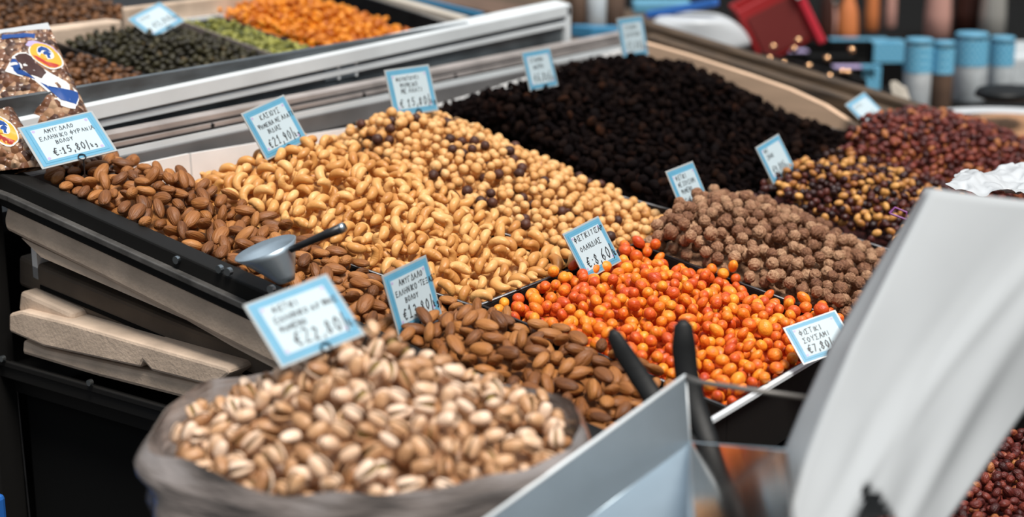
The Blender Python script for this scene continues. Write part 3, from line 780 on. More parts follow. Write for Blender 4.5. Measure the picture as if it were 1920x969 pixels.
heap('low', C3, (-.24, .30, -.56, Y2), [(-.2, -.3, -.10), (.29, -.3, -.11), (-.2, -.55, -.10), (.29, -.55, -.11), (.05, -.42, -.085)],
     [('redp', 1)], 'dark red nut in the low tray beside the white paper bag', 'sugared nut', 'red sugared nuts in the low tray', layers=1.4, walls=False, stufflabel='dark red nuts in the low front tray')

# sack of pistachios (horizontal rim)
SKC = np.array([-.417, -.181]); SKE = .83; SKZ = 1.003
def sk(a, R_, z=0.0): return np.array([SKC[0], SKC[1], SKZ + z]) + RIGHT * R_ * math.cos(a) + FWDH * R_ * SKE * math.sin(a)
heap('sack', C2, (SKC[0] - .13, SKC[0] + .13, SKC[1] - .13, SKC[1] + .13),
     [(*sk(a, .132)[:2], -.006) for a in np.linspace(0, 2 * math.pi, 12, endpoint=False)] +
     [(*sk(a, .07)[:2], .026) for a in np.linspace(0, 2 * math.pi, 8, endpoint=False)] + [(*sk(1.6, .03)[:2], .054)],
     [('pist', 1)], 'pale pistachio in its shell in the full sack', 'pistachio', 'pistachios in the sack', zfun=lambda Y: SKZ + 0 * Y,
     inside=lambda X, Y: ((X - SKC[0]) * RIGHT[0] + (Y - SKC[1]) * RIGHT[1]) ** 2 + (((X - SKC[0]) * FWDH[0] + (Y - SKC[1]) * FWDH[1]) / SKE) ** 2 < .130 ** 2, walls=False, stufflabel='heap of pistachios filling the sack', layers=2.2)

# heaps in the case behind the guard
def bheap(key, rect, top, label, cat, group, slabel, lay=1.3):
    x0, x1, y0, y1 = rect; xm, ym = (x0 + x1) / 2, (y0 + y1) / 2
    heap('back' + key + str(x0), C3, rect, [(x0, y0, 0), (x1, y0, 0), (x0, y1, 0), (x1, y1, 0), (xm, y0, 0.0), (x0, ym, .0), (x1, ym, 0), (xm, ym, top)], [(key, 1)], label, cat, group, layers=lay, stufflabel=slabel)


bheap('brown', (-.10, .10, .50, .70), .01, 'brown dried fruit piece behind the glass guard at the left', 'dried fruit', 'brown dried fruit pieces', 'brown dried fruit heaped behind the snack bags')
bheap('olive', (.105, .30, .50, .76), .02, 'dark olive dried fruit piece behind the glass guard', 'dried fruit', 'olive dried fruit pieces', 'dark olive heap of dried fruit behind the glass guard')
bheap('green', (.305, .385, .50, .76), .0, 'yellow-green raisin in the narrow tray beside the orange heap', 'raisin', 'green raisins', 'yellow-green raisins beside the orange heap')
bheap('apricot', (.40, .60, .58, .82), .030, 'orange dried fruit piece in the bright heap at the top', 'dried fruit', 'orange dried fruit pieces', 'bright orange heap of dried fruit at the top')
bheap('brown', (-.10, .30, .80, 1.05), .02, 'brown nut piece in the farthest tray at top left', 'dried fruit', 'brown pieces in the farthest tray', 'brown heap in the farthest tray at top left')
for r_, lb in (((-.10, .10, .50, .70), 'tray of brown dried fruit behind the snack bags'), ((.10, .30, .50, .76), 'tray of dark olive dried fruit behind the glass guard'), ((.30, .39, .50, .76), 'narrow tray of yellow-green raisins'),
               ((.39, .70, .57, .83), 'dark tray under the bright orange heap'), ((-.10, .30, .80, 1.05), 'farthest tray of brown pieces at top left')):
    tray(*r_, lb)

b = MB(); b.hexa([S(.300, .50, -.05), S(.304, .50, -.05), S(.304, .79, -.05), S(.300, .79, -.05), S(.300, .50, .006), S(.304, .50, .006), S(.304, .79, .010), S(.300, .79, .010)])
tag(b.build('divider_plate', mat('taupe_divider', (.16, .13, .12), .5), bevel=.0005), 'grey-brown divider plate between the olive and yellow-green fruit', 'divider')

# which nuts show largest: splat them into a small depth image
W2, H2 = 960, 485
def pix(P):
    v = P - CAM; z = v @ FWD
    return np.stack([(960 + F_PX * (v @ RIGHT) / z) / 2, (484.5 - F_PX * (v @ UP) / z) / 2], 1), z
zbuf = np.full((H2, W2), np.inf); ibuf = np.full((H2, W2), -1)
flat_list = [(hi_, ni) for hi_, hp in enumerate(HEAPS) for ni in range(len(hp['placed']))]
def in_poly(x, y, poly):
    c = np.zeros(len(x), bool); n = len(poly)
    for i in range(n):
        x1, y1 = poly[i]; x2, y2 = poly[(i + 1) % n]
        c ^= ((y1 > y) != (y2 > y)) & (x < (x2 - x1) * (y - y1) / (y2 - y1 + 1e-9) + x1)
    return c
COVERS = [([(1735, 345), (1920, 380), (1920, 790), (1780, 969), (1430, 969)], 1.15), ([(1285, 705), (1460, 840), (1450, 969), (920, 969)], 1.15)]
for idx, (hi_, ni) in enumerate(flat_list):
    key, q, c = HEAPS[hi_]['placed'][ni]; P = KINDS[key]['rots'][q][5] + c
    T_ = KINDS[key]['protos'][KINDS[key]['rots'][q][0]][1]
    P = np.concatenate([P, P[T_].mean(1)])
    p, z = pix(P)
    p = p.astype(int); ok = (p[:, 0] >= 0) & (p[:, 0] < W2) & (p[:, 1] >= 0) & (p[:, 1] < H2)
    for poly, dmax in COVERS:
        if z.mean() > dmax: ok &= ~in_poly(p[:, 0] * 2., p[:, 1] * 2., poly)
    p, z = p[ok], z[ok]
    o_ = np.argsort(-z); p, z = p[o_], z[o_]
    m_ = z < zbuf[p[:, 1], p[:, 0]]; p, z = p[m_], z[m_]
    zbuf[p[:, 1], p[:, 0]] = z; ibuf[p[:, 1], p[:, 0]] = idx
cnt = np.bincount(ibuf[ibuf >= 0], minlength=len(flat_list))
byname = {}
for idx, (hi_, ni) in enumerate(flat_list):
    nm = KINDS[HEAPS[hi_]['placed'][ni][0]]['name']
    if cnt[idx] >= 3: byname.setdefault(nm, []).append((cnt[idx], idx))
chosen = set()
for nm, l in byname.items():
    l.sort(reverse=True); chosen |= {i for _, i in l[:300]}
    print('KIND', nm, 'visible', len(l))
MARKS = {   # things one can find in the picture, in photo pixels, to say which nut is meant
 'almonds in the left corner tray': [('below the 15,80 price tag', 165, 335), ('on the crest below the white liner', 300, 330), ('beside the first cashews', 450, 400), ('along the side rail bolts', 330, 430), ('beside the steel hand scoop', 460, 455), ('behind the 22,80 price tag', 620, 520), ('beside the 13,80 price tag', 700, 570)],
 'cashews in their tray': [('below the 21,90 price tag', 545, 300), ('at the top below the white liner', 640, 290), ('beside the scoop handle', 600, 410), ('behind the 13,80 price tag', 790, 460), ('next to the hazelnuts', 850, 370), ('by the 8,60 price tag', 1030, 490), ('in the front corner of their tray', 880, 560), ('above the lower almonds', 700, 480)],
 'hazelnuts in their tray': [('at the peak under the tallest price tag', 770, 230), ('next to the white liner', 700, 280), ('beside the upper raisins', 960, 280), ('in the middle of their heap', 930, 350), ('beside the lower raisins', 1150, 370), ('behind the 8,60 price tag', 1100, 420), ('at the narrow front end', 1210, 430)],
 'raisins in the wide tray': [('at the left end of the heap', 960, 190), ('at the top below the board tag', 1190, 125), ('along the pale wooden board', 1400, 210), ('beside the hazelnuts', 1080, 290), ('in the middle of the heap', 1250, 230), ('between the two small tags', 1370, 320), ('at the far right end', 1560, 280)],
 'almonds in the tray behind the sack': [('under the 13,80 price tag', 810, 605), ('just in front of the cashew tray corner', 900, 600), ('beside the orange nuts', 1080, 650), ('above the sack rim', 950, 690), ('beside the left tong arm', 1150, 690), ('at the front behind the steel bin', 1150, 760)],
 'orange coated nuts': [('in the left corner by the cashew tray', 985, 580), ('under the 8,60 price tag', 1110, 530), ('at the crest before the sesame nuts', 1260, 510), ('left of the tong arms', 1110, 620), ('between the tong arms', 1215, 640), ('right of the tong arms', 1350, 640), ('beside the half hidden tag', 1480, 640), ('along the bright front edge', 1400, 710), ('behind the wire brace', 1320, 740)],
 'sesame coated nuts': [('at the left tip by the hazelnuts', 1220, 460), ('below the tag between raisins and sesame nuts', 1300, 410), ('at the peak of their heap', 1390, 385), ('above the orange nuts', 1370, 520), ('beside the mixed nuts', 1540, 440), ('beside the paper bag', 1620, 500), ('above the half hidden tag', 1540, 580)],
 'mixed dark and golden nuts': [('below the small raisin tag', 1470, 345), ('next to the sesame nuts', 1540, 400), ('beside the red nuts', 1650, 350), ('beside the purple clip', 1660, 420)],
 'red sugared nuts in the wide tray': [('beside the pale board tag', 1660, 240), ('at the peak before the jars', 1770, 230), ('at the right picture edge', 1890, 280), ('beside the white film', 1770, 320), ('beside the mixed nuts', 1600, 310)],
 'red sugared nuts in the low tray': [('left of the paper bag', 1460, 790), ('right of the paper bag', 1850, 920), ('at the lower right edge', 1900, 850)],
 'pistachios in the sack': [('at the peak below the 22,80 tag', 690, 650), ('at the left end of the sack', 390, 800), ('at the front rim of the sack', 620, 890), ('in the middle of the heap', 700, 780), ('at the right end of the sack', 1000, 790), ('on the right slope beside the almonds', 900, 710), ('on the left slope below the tag', 520, 730)],
 'brown dried fruit pieces': [('beside the snack bag', 150, 130), ('beside the olive heap', 220, 150)],
 'olive dried fruit pieces': [('below their price tag', 240, 90), ('beside the yellow-green raisins', 420, 80), ('just behind the white rail', 330, 120)],
 'green raisins': [('at the upper end', 400, 50), ('at the lower end by the white rail', 520, 90)],
 'orange dried fruit pieces': [('below the tag at the top edge', 500, 30), ('at the peak of the heap', 610, 15), ('just behind the white rail', 600, 75), ('at the right end of the heap', 720, 50)],
}
NOUN = {'almond': 'brown almond', 'cashew': 'pale roasted cashew', 'hazel': 'round pale hazelnut', 'hazeld': 'dark-skinned hazelnut', 'raisin': 'small black raisin', 'raisinb': 'larger brown-black raisin', 'orange': 'orange coated nut', 'sesame': 'knobbly brown sesame coated nut',
        'redp': 'dark red sugared nut', 'mixd': 'dark berry nut', 'mixy': 'golden nut', 'pist': 'pistachio', 'brown': 'brown dried fruit piece', 'olive': 'dark olive dried fruit piece', 'green': 'yellow-green raisin', 'apricot': 'orange dried fruit piece'}
best_near = {}
def mark_of(g_, c):
    P_, _ = pix(np.array([c])); x_, y_ = P_[0] * 2
    l = MARKS.get(g_)
    if not l: return None, 0
    k = min(range(len(l)), key=lambda i: (l[i][1] - x_) ** 2 + (l[i][2] - y_) ** 2)
    return k, (l[k][1] - x_) ** 2 + (l[k][2] - y_) ** 2
for idx in chosen:
    hi_, ni = flat_list[idx]; key, q, c = HEAPS[hi_]['placed'][ni]; g_ = HEAPS[hi_]['group']; k, d = mark_of(g_, c)
    if k is not None and ((g_, k, key) not in best_near or d < best_near[(g_, k, key)][0]): best_near[(g_, k, key)] = (d, idx)
NEAREST = {v[1] for v in best_near.values()}
if True:
    K = KINDS['pist']; K['shellmesh'] = []; K['kernmesh'] = []
    for (full, kern), me_ in zip(PI_, K['meshes']):
        V, T, U, Mi = full; sel = Mi == 0; nV = T[sel].max() + 1
        K['shellmesh'].append(mesh_from('pistachio', V[:nV], T[sel], U.reshape(-1, 3, 2)[sel].reshape(-1, 2), Mi[sel], [NM['pist']]))
        K['kernmesh'].append(mesh_from('kernel', *kern[:3], np.zeros(len(kern[1]), int), [NM['kernel']]))
acc = {}
for idx, (hi_, ni) in enumerate(flat_list):
    key, q, c = HEAPS[hi_]['placed'][ni]; K = KINDS[key]; k, Rs = K['rots'][q][0], K['rots'][q][1]
    if idx in chosen:
        me = K['shellmesh'][k] if key == 'pist' else K['meshes'][k]
        o = bpy.data.objects.new(K['name'], me); COL.objects.link(o)
        o.matrix_world = Matrix([[*Rs[0], c[0]], [*Rs[1], c[1]], [*Rs[2], c[2]], [0, 0, 0, 1]])
        hp = HEAPS[hi_]; lab = hp['label']; g_ = hp['group']
        k_, _ = mark_of(hp['group'], c)
        if k_ is not None: lab = ('the ' if idx in NEAREST else '') + NOUN[key] + (' most nearly ' if idx in NEAREST else ' ') + MARKS[hp['group']][k_][0]
        if key in ('hazeld', 'mixy', 'mixd'): g_ = {'hazeld': 'dark-skinned hazelnuts', 'mixy': 'golden nuts in the mixed heap', 'mixd': 'dark nuts in the mixed heap'}[key]
        tag(o, lab, hp['cat'], g_)
        if key == 'pist':
            kk = bpy.data.objects.new('kernel', K['kernmesh'][k]); COL.objects.link(kk); kk.parent = o
    else: acc.setdefault(hi_, []).append((key, q, c))
for hi_, hp in enumerate(HEAPS):
    Vs, Ts, Us, Ms, mats_, off = [], [], [], [], [], 0
    for key, q, c in acc.get(hi_, []):
        K = KINDS[key]; k, Rs = K['rots'][q][0], K['rots'][q][1]; V, T, U, Mi = K['protos'][k]
        mi = []
        for m_ in K['mats']:
            if m_ not in mats_: mats_.append(m_)
            mi.append(mats_.index(m_))
        Vs.append(V @ Rs.T + c); Ts.append(T + off); Us.append(U); Ms.append(np.array(mi)[Mi]); off += len(V)
    # the ground of the heap itself
    st = 3; bm_ = hp['base'][::st, ::st]; mk = hp['mask'][::st, ::st]; gx, gy = hp['GX'][::st, ::st], hp['GY'][::st, ::st]
    ids = -np.ones(bm_.shape, int); ids[mk] = np.arange(mk.sum())
    if hp['basemat'] not in mats_: mats_.append(hp['basemat'])
    V = np.stack([gx[mk], gy[mk], bm_[mk] - .001], 1); a, b_, c_, d = ids[:-1, :-1], ids[1:, :-1], ids[1:, 1:], ids[:-1, 1:]
    ok = (a >= 0) & (b_ >= 0) & (c_ >= 0) & (d >= 0)
    T = np.concatenate([np.stack([a[ok], b_[ok], c_[ok]], 1), np.stack([a[ok], c_[ok], d[ok]], 1)])
    Vs.append(V); Ts.append(T + off); Us.append(np.stack([V[T.ravel(), 0] * 60, V[T.ravel(), 1] * 60], 1)); Ms.append(np.full(len(T), mats_.index(hp['basemat'])))
    nm = KINDS[hp['placed'][0][0]]['name'] + '_heap'
    me = mesh_from(nm, np.concatenate(Vs), np.concatenate(Ts), np.concatenate(Us), np.concatenate(Ms), mats_)
    o = link_mesh(nm, me); tag(o, hp['stufflabel'], 'heap', None, 'stuff')
    print('HEAP', nm, len(hp['placed']))
# ------------------------------------------------------------------ handwriting (marker strokes)
G = {
 'Α': [[(0, 0), (.5, 1), (1, 0)], [(.2, .4), (.8, .4)]], 'Β': [[(0, 0), (0, 1), (.7, .9), (.7, .6), (0, .52), (.85, .4), (.8, .05), (0, 0)]],
 'Γ': [[(0, 0), (0, 1), (.85, .97)]], 'Δ': [[(0, 0), (.5, 1), (1, 0), (0, 0)]], 'Ε': [[(.85, 1), (0, 1), (0, 0), (.9, 0)], [(0, .5), (.7, .52)]],
 'Ζ': [[(0, 1), (.9, 1), (0, 0), (.9, 0)]], 'Η': [[(0, 0), (0, 1)], [(.85, 0), (.85, 1)], [(0, .5), (.85, .5)]], 'Ι': [[(.3, 0), (.3, 1)]],
 'Κ': [[(0, 0), (0, 1)], [(.85, 1), (0, .45), (.85, 0)]], 'Λ': [[(0, 0), (.5, 1), (1, 0)]], 'Μ': [[(0, 0), (.1, 1), (.5, .35), (.9, 1), (1, 0)]],
 'Ν': [[(0, 0), (0, 1), (.85, 0), (.85, 1)]], 'Ξ': [[(0, 1), (.85, 1)], [(.1, .5), (.75, .5)], [(0, 0), (.9, 0)]],
 'Ο': [[(.45, 1), (.05, .75), (.05, .25), (.45, 0), (.85, .25), (.85, .75), (.45, 1)]], 'Π': [[(0, 0), (0, 1), (.85, 1), (.85, 0)]],
 'Ρ': [[(0, 0), (0, 1), (.75, .92), (.75, .55), (0, .48)]], 'Σ': [[(.85, 1), (0, 1), (.5, .5), (0, 0), (.9, 0)]], 'Τ': [[(0, 1), (.95, 1)], [(.47, 1), (.45, 0)]],
 'Υ': [[(0, 1), (.45, .5), (.9, 1)], [(.45, .5), (.45, 0)]], 'Φ': [[(.45, 1.1), (.45, -.1)], [(.45, .8), (0, .62), (0, .35), (.45, .2), (.9, .35), (.9, .62), (.45, .8)]],
 'Ψ': [[(.45, 1), (.45, 0)], [(0, 1), (.05, .5), (.45, .35), (.85, .5), (.9, 1)]], 'Ω': [[(0, 0), (.3, .05), (.05, .6), (.45, 1), (.85, .6), (.6, .05), (.9, 0)]],
 '0': [[(.4, 1), (.05, .7), (.05, .3), (.4, 0), (.75, .3), (.75, .7), (.4, 1)]], '1': [[(.1, .7), (.45, 1), (.45, 0)], [(.15, 0), (.75, 0)]],
 '2': [[(.05, .8), (.4, 1), (.75, .75), (.05, 0), (.85, 0)]], '3': [[(.05, .9), (.45, 1), (.7, .75), (.35, .52), (.75, .3), (.4, 0), (.0, .12)]],
 '5': [[(.75, 1), (.15, 1), (.1, .58), (.55, .6), (.75, .3), (.45, 0), (0, .1)]], '6': [[(.7, 1), (.15, .6), (.05, .25), (.4, 0), (.75, .25), (.45, .5), (.1, .3)]],
 '7': [[(0, 1), (.8, 1), (.3, 0)]], '4': [[(.6, 0), (.6, 1), (0, .35), (.85, .35)]],
 '8': [[(.4, .52), (.1, .75), (.4, 1), (.7, .75), (.4, .52), (.05, .25), (.4, 0), (.75, .25), (.4, .52)]], '9': [[(.7, .7), (.4, .45), (.08, .7), (.4, 1), (.7, .75), (.6, 0)]],
 '€': [[(.85, .92), (.5, 1), (.15, .6), (.15, .35), (.5, 0), (.9, .1)], [(-.1, .6), (.65, .62)], [(-.1, .4), (.6, .42)]], ':': [[(.3, .65), (.34, .58)], [(.3, .2), (.34, .13)]],
 ',': [[(.3, .1), (.15, -.2)]], '/': [[(.05, -.2), (.5, 1.15)]], 'k': [[(.05, 0), (.05, .9)], [(.55, .55), (.08, .25), (.55, 0)]], 'g': [[(.6, .5), (.2, .55), (.1, .25), (.5, .15), (.6, .5), (.6, -.15), (.3, -.35), (.05, -.2)]],
 '"': [[(.2, 1), (.18, .75)], [(.5, 1), (.48, .75)]], '.': [[(.3, .05), (.34, 0)]], ' ': [],
}


def strokes(b, O, ax, ay, az, text, x, y, hgt, aspect=.62, wd=.00045, slant=0.0, rs=0):
    """adds marker strokes for one line; O, ax.. = tag frame in metres"""
    r = random.Random(text + str(rs)); cxp = x
    for ch in text:
        gw = hgt * aspect * (.45 if ch in ':,. Ι"' else 1)
        jy = r.uniform(-.06, .06) * hgt; js = r.uniform(.9, 1.1)
        for pl in G[ch]:
            pts = [(cxp + px_ * gw * js * (1 / .45 if ch in 'Ι' else 1) * .9 + py_ * slant * hgt, y + jy + py_ * hgt * js) for px_, py_ in pl]
            for (x0, y0), (x1, y1) in zip(pts, pts[1:]):
                d = math.hypot(x1 - x0, y1 - y0) or 1e-6; ux, uy = (x1 - x0) / d, (y1 - y0) / d; w2 = wd * r.uniform(.8, 1.15)
                x0e, y0e, x1e, y1e = x0 - ux * w2 * .6, y0 - uy * w2 * .6, x1 + ux * w2 * .6, y1 + uy * w2 * .6
                q = [(x0e - uy * w2, y0e + ux * w2), (x0e + uy * w2, y0e - ux * w2), (x1e + uy * w2, y1e - ux * w2), (x1e - uy * w2, y1e + ux * w2)]
                lo_ = [O + ax * a + ay * c for a, c in q]
                b.hexa(lo_ + [p + az * .00015 for p in lo_])
        cxp += gw * 1.22 + hgt * .06
    return cxp


def price_tag(C, ax, ay, w_, h_, lines, price, label, wd=.00042, ring=True, group='blue framed price tags'):
    C, ax, ay = np.array(C), np.array(ax, float), np.array(ay, float)
    ax /= np.linalg.norm(ax); ay -= ax * (ax @ ay); ay /= np.linalg.norm(ay); az = np.cross(ax, ay)
    base = C - ay * h_ / 2
    o = empty('price_tag', base, label, 'price tag', group)
    b = MB(); b.box(C, (w_, h_, .0010), (ax, ay, az)); b.build('plastic_sleeve', M['sleeve'], o, bevel=.0003)
    def plate(name, k, fw, fh, m_):
        b = MB(); b.box(C + az * k, (w_ * fw, h_ * fh, .0002), (ax, ay, az)); return b.build(name, M[m_], o)
    card = plate('printed_card', .0006, .94, .93, 'blue')
    plate('frame_line', .00075, .85, .83, 'blued'); plate('frame_band', .00085, .835, .81, 'blue'); plate('writing_panel', .0010, .76, .72, 'card')
    b = MB()
    for sx_, sy_ in ((-1, -1), (1, -1), (1, 1), (-1, 1)):
        c_ = C + ax * sx_ * w_ * .35 + ay * sy_ * h_ * .32 + az * .00115
        b.tube([c_, c_ + az * .0001], w_ * .022, 8)
    b.build('corner_flower', M['lilac'], o)
    b = MB(); O = C - ax * w_ / 2 - ay * h_ / 2 + az * .0011
    rs = 0
    for (t, x, y, hh) in lines:
        rs += 1; strokes(b, O, ax, ay, az, t, x * w_, y * h_, hh * h_, wd=wd * .8, rs=rs, slant=.08)
    t, x, y, hh = price
    xe = strokes(b, O, ax, ay, az, t, x * w_, y * h_, hh * h_, wd=wd * 1.25, slant=.1, aspect=.5)
    strokes(b, O, ax, ay, az, '/', xe, y * h_, hh * h_ * 1.1, wd=wd * 1.1, aspect=.4)
    strokes(b, O, ax, ay, az, 'kg', xe + .05 * w_, y * h_, hh * h_ * .62, wd=wd * 1.1, aspect=.55)
    b.build('handwriting', M['ink'], o)
    if ring:
        c_ = C - ay * (h_ * .47) + az * .0022 + ax * .002
        b = MB(); b.tube([c_ + (ax * math.cos(a) + ay * math.sin(a)) * .0036 for a in np.linspace(0, 2 * math.pi, 17)], .0006, 6, caps=False)
        b.tube([c_ - ay * .0036, c_ - ay * .0036 - np.array([0, 0, .024])], .0007, 6)
        b.build('wire_clip', M['wire'], o)
    return o


price_tag([-.2113, .3641, 1.1057], [.954, -.278, .108], [.161, .783, .601], .076, .055, [('ΑΜΥΓΔΑΛΟ', .27, .73, .085), ('ΕΛΛΗΝΙΚΟ ΦΥΡΑΝΙΑ', .17, .58, .085), ('ΒΟΛΟΥ', .34, .45, .08)], ('€:15,80', .24, .21, .15),
          'price tag reading 15,80 beside the snack bags above the corner almonds')
price_tag([-.0234, .2752, 1.0987], [.983, -.025, .182], [-.148, .477, .866], .062, .053, [('ΚΑΣΙΟΥΣ', .30, .72, .10), ('ΨΗΜΕΝΑ ΜΕ ΑΛΑΤΙ', .17, .57, .085), ('ΙΝΔΙΑΣ', .30, .43, .09)], ('€21,90', .20, .18, .17),
          'price tag reading 21,90 standing at the back of the cashews')
price_tag([.1875, .2689, 1.1085], [.943, -.331, .03], [.083, .323, .943], .058, .053, [('ΦΟΥΝΤΟΥΚΙ', .2, .72, .08), ('ΨΗΜΕΝΟ', .26, .58, .09), ('ΜΕ ΑΛΑΤΙ', .26, .46, .09)], ('€ 15,80', .18, .18, .17),
          'price tag standing on the peak of the hazelnut heap')
price_tag([.422, .2587, 1.1045], [.997, -.078, .004], [.018, .285, .958], .055, .048, [('ΣΤΑΦΙΔΑ', .22, .70, .10), ('ΜΑΥΡΗ', .28, .52, .10)], ('€6,80', .22, .2, .2),
          'price tag at the left end of the raisin heap')
price_tag([.7098, .3029, 1.1094], [.999, -.047, -.013], [.024, .224, .974], .062, .056, [('ΣΤΑΦΙΔΑ', .22, .70, .10), ('ΣΟΥΛΤΑΝΑ', .2, .52, .10)], ('€5,80', .22, .2, .2),
          'price tag at the top peak of the raisin heap beside the wooden board')
price_tag([.2554, -.0439, 1.0251], [1, .013, .022], [-.026, .45, .893], .058, .053, [('ΦΙΣΤΙΚΙ', .2, .74, .09), ('ΜΕ ΣΟΥΣΑΜΙ', .2, .6, .09), ('ΨΗΜΕΝΟ', .22, .46, .09)], ('€:6,80', .2, .19, .17),
          'price tag between the raisins and the sesame coated nuts')
price_tag([.4306, -.056, 1.0298], [.987, -.044, .156], [-.118, .465, .877], .052, .046, [('ΜΙΞ', .2, .74, .10), ('ΣΝΑΚ', .2, .58, .10), ('ΒΕΡΙ', .2, .42, .10)] if False else [('ΜΙΞ', .2, .74, .10), ('ΣΝΑΚ', .2, .58, .10)], ('€9,80', .2, .2, .17),
          'small price tag at the front edge of the raisins by the mixed heap')
price_tag([.7796, -.0117, 1.030], [.985, -.03, .17], [-.09, .748, .66], .056, .046, [('ΦΙΣΤΙΚΙ', .2, .7, .09)], ('€8,80', .22, .25, .18),
          'pale price tag lying by the end of the wooden board', wd=.0002)
price_tag([.0292, -.0701, 1.0146], [.976, -.139, .166], [-.074, .506, .859], .051, .048, [('ΦΙΣΤΙΚΙ ΤΙΣΑΡ', .17, .73, .10), ('ΟΛΑΝΔΙΑΣ', .2, .52, .10)], ('€:8,60', .2, .18, .21),
          'price tag reading 8,60 in the back of the orange coated nuts', ring=False)
price_tag([-.2036, -.0439, 1.02], [.994, -.03, .105], [-.095, .242, .966], .056, .052, [('ΑΜΥΓΔΑΛΟ', .28, .73, .09), ('ΕΛΛΗΝΙΚΟ "ΤΕΞΑΣ"', .16, .58, .085), ('ΒΟΛΟΥ', .32, .44, .08)], ('€13,80', .2, .18, .18),
          'price tag reading 13,80 between the two almond heaps')
price_tag([-.4288, -.1323, 1.0709], [.932, -.317, .175], [.133, .748, .65], .066, .054, [('ΦΙΣΤΙΚΙ', .24, .73, .08), ('ΕΛΛΗΝΙΚΟ ΑΙΓΙΝΗΣ', .2, .58, .08), ('ΨΗΜΕΝΟ', .2, .44, .08)], ('€22,80', .28, .19, .19),
          'largest price tag, reading 22,80, stuck in the pistachio sack', wd=.0005)
price_tag([.0054, -.3121, .979], [.778, -.585, .231], [.331, .693, .641], .050, .038, [('ΦΙΣΤΙΚΙ', .2, .66, .12), ('ΣΟΥΣΑΜΙ', .2, .46, .12)], ('€7,80', .2, .2, .18),
          'price tag half hidden by the white paper bag')
price_tag([.2339, .72, 1.150], [.946, -.076, .314], [-.086, .878, .471], .056, .047, [('ΣΥΚΑ', .2, .68, .1)], ('€5,80', .3, .25, .2),
          'price tag over the olive dried fruit behind the glass guard', wd=.0004)
price_tag([.545, .80, 1.158], [.946, -.283, .158], [-.011, .46, .888], .053, .047, [('ΒΕΡΙΚΟΚΑ', .2, .68, .1)], ('€7,80', .3, .25, .2),
          'price tag behind the orange heap at the top edge', wd=.0004)

# ------------------------------------------------------------------ snack bags
def pillow(name, quad, depths, thick, label, decals, m='bagnuts'):
    q = [at(x, y, d) for (x, y), d in zip(quad, depths)]      # TL TR BR BL
    nrm = np.cross(q[1] - q[0], q[3] - q[0]); nrm /= np.linalg.norm(nrm)
    if nrm @ FWD > 0: nrm = -nrm
    def bil(u, v): return (q[0] * (1 - u) + q[1] * u) * (1 - v) + (q[3] * (1 - u) + q[2] * u) * v
    def surf(u, v, s=1):
        k = (max(0, math.sin(math.pi * u)) ** .5) * (max(0, math.sin(math.pi * min(1, v * .96 + .02))) ** .55)
        wr_ = .0012 * math.sin(17 * u + 9 * v) * math.sin(13 * v + 4 * u) + .0008 * math.sin(31 * u - 23 * v)
        pinch = .002 * math.sin(math.pi * v) * (abs(u - .5) * 2) ** 3 * (1 if u > .5 else -1)
        return bil(u, v) + nrm * s * (k * thick / 2 + wr_ * min(1, k * 2)) - (q[1] - q[0]) / np.linalg.norm(q[1] - q[0]) * pinch
    o = empty(name, (q[2] + q[3]) / 2, label, 'snack bag', 'clear snack bags at the left')
    n = 22; b = MB()
    for s in (1, -1):
        vs = [surf(i / n, j / n, s) for j in range(n + 1) for i in range(n + 1)]
        fs = [(j * (n + 1) + i, j * (n + 1) + i + 1, (j + 1) * (n + 1) + i + 1, (j + 1) * (n + 1) + i) for j in range(n) for i in range(n)]
        b.add(vs, fs if s < 0 else [f[::-1] for f in fs])
    b.build('bag_body', M[m], o, smooth=True)
    b = MB(); b.slab([q[0] + (q[0] - q[3]) * .05, q[1] + (q[1] - q[2]) * .05, q[1], q[0]], nrm, .001); b.build('seal_strip', M['clear'] if False else M['tissue'], o)
    Q = np.array(quad, float)
    def inv(px_, py_):
        u, v = .5, .5
        for _ in range(25):
            F0 = (Q[0] * (1 - u) + Q[1] * u) * (1 - v) + (Q[3] * (1 - u) + Q[2] * u) * v - (px_, py_)
            du = (Q[1] - Q[0]) * (1 - v) + (Q[2] - Q[3]) * v; dv = (Q[3] - Q[0]) * (1 - u) + (Q[2] - Q[1]) * u
            try: st = np.linalg.solve(np.stack([du, dv], 1), -F0)
            except Exception: break
            u += st[0]; v += st[1]
        return min(.99, max(.01, u)), min(.99, max(.01, v))
    for dn, m_, poly, off in decals:
        poly = [(p[0] + 8, p[1] + 12) for p in poly]
        cxx, cyy = np.mean([p[0] for p in poly]), np.mean([p[1] for p in poly])
        b = MB(); rings_ = []
        for t in (1, .66, .33):
            rings_.append([surf(*inv(cxx + (x - cxx) * t, cyy + (y - cyy) * t)) + nrm * off for x, y in poly])
        vs = [p for r_ in rings_ for p in r_] + [surf(*inv(cxx, cyy)) + nrm * off]; m_n = len(poly); fs = []
        for r_ in range(2):
            for i in range(m_n): k = (i + 1) % m_n; fs.append((r_ * m_n + i, r_ * m_n + k, (r_ + 1) * m_n + k, (r_ + 1) * m_n + i))
        for i in range(m_n): fs.append((2 * m_n + i, 2 * m_n + (i + 1) % m_n, 3 * m_n))
        b.add(vs, fs); b.build(dn, M[m_], o, smooth=True)
    return o


def oval(cx_, cy_, rx, ry, rot, n=24):
    c, s = math.cos(rot), math.sin(rot)
    return [(cx_ + rx * math.cos(a) * c - ry * math.sin(a) * s, cy_ + rx * math.cos(a) * s + ry * math.sin(a) * c) for a in np.linspace(0, 2 * math.pi, n, endpoint=False)]


def dense(poly, k=4):
    out = []
    for i in range(len(poly)):
        (x0, y0), (x1, y1) = poly[i], poly[(i + 1) % len(poly)]
        out += [(x0 + (x1 - x0) * t / k, y0 + (y1 - y0) * t / k) for t in range(k)]
    return out


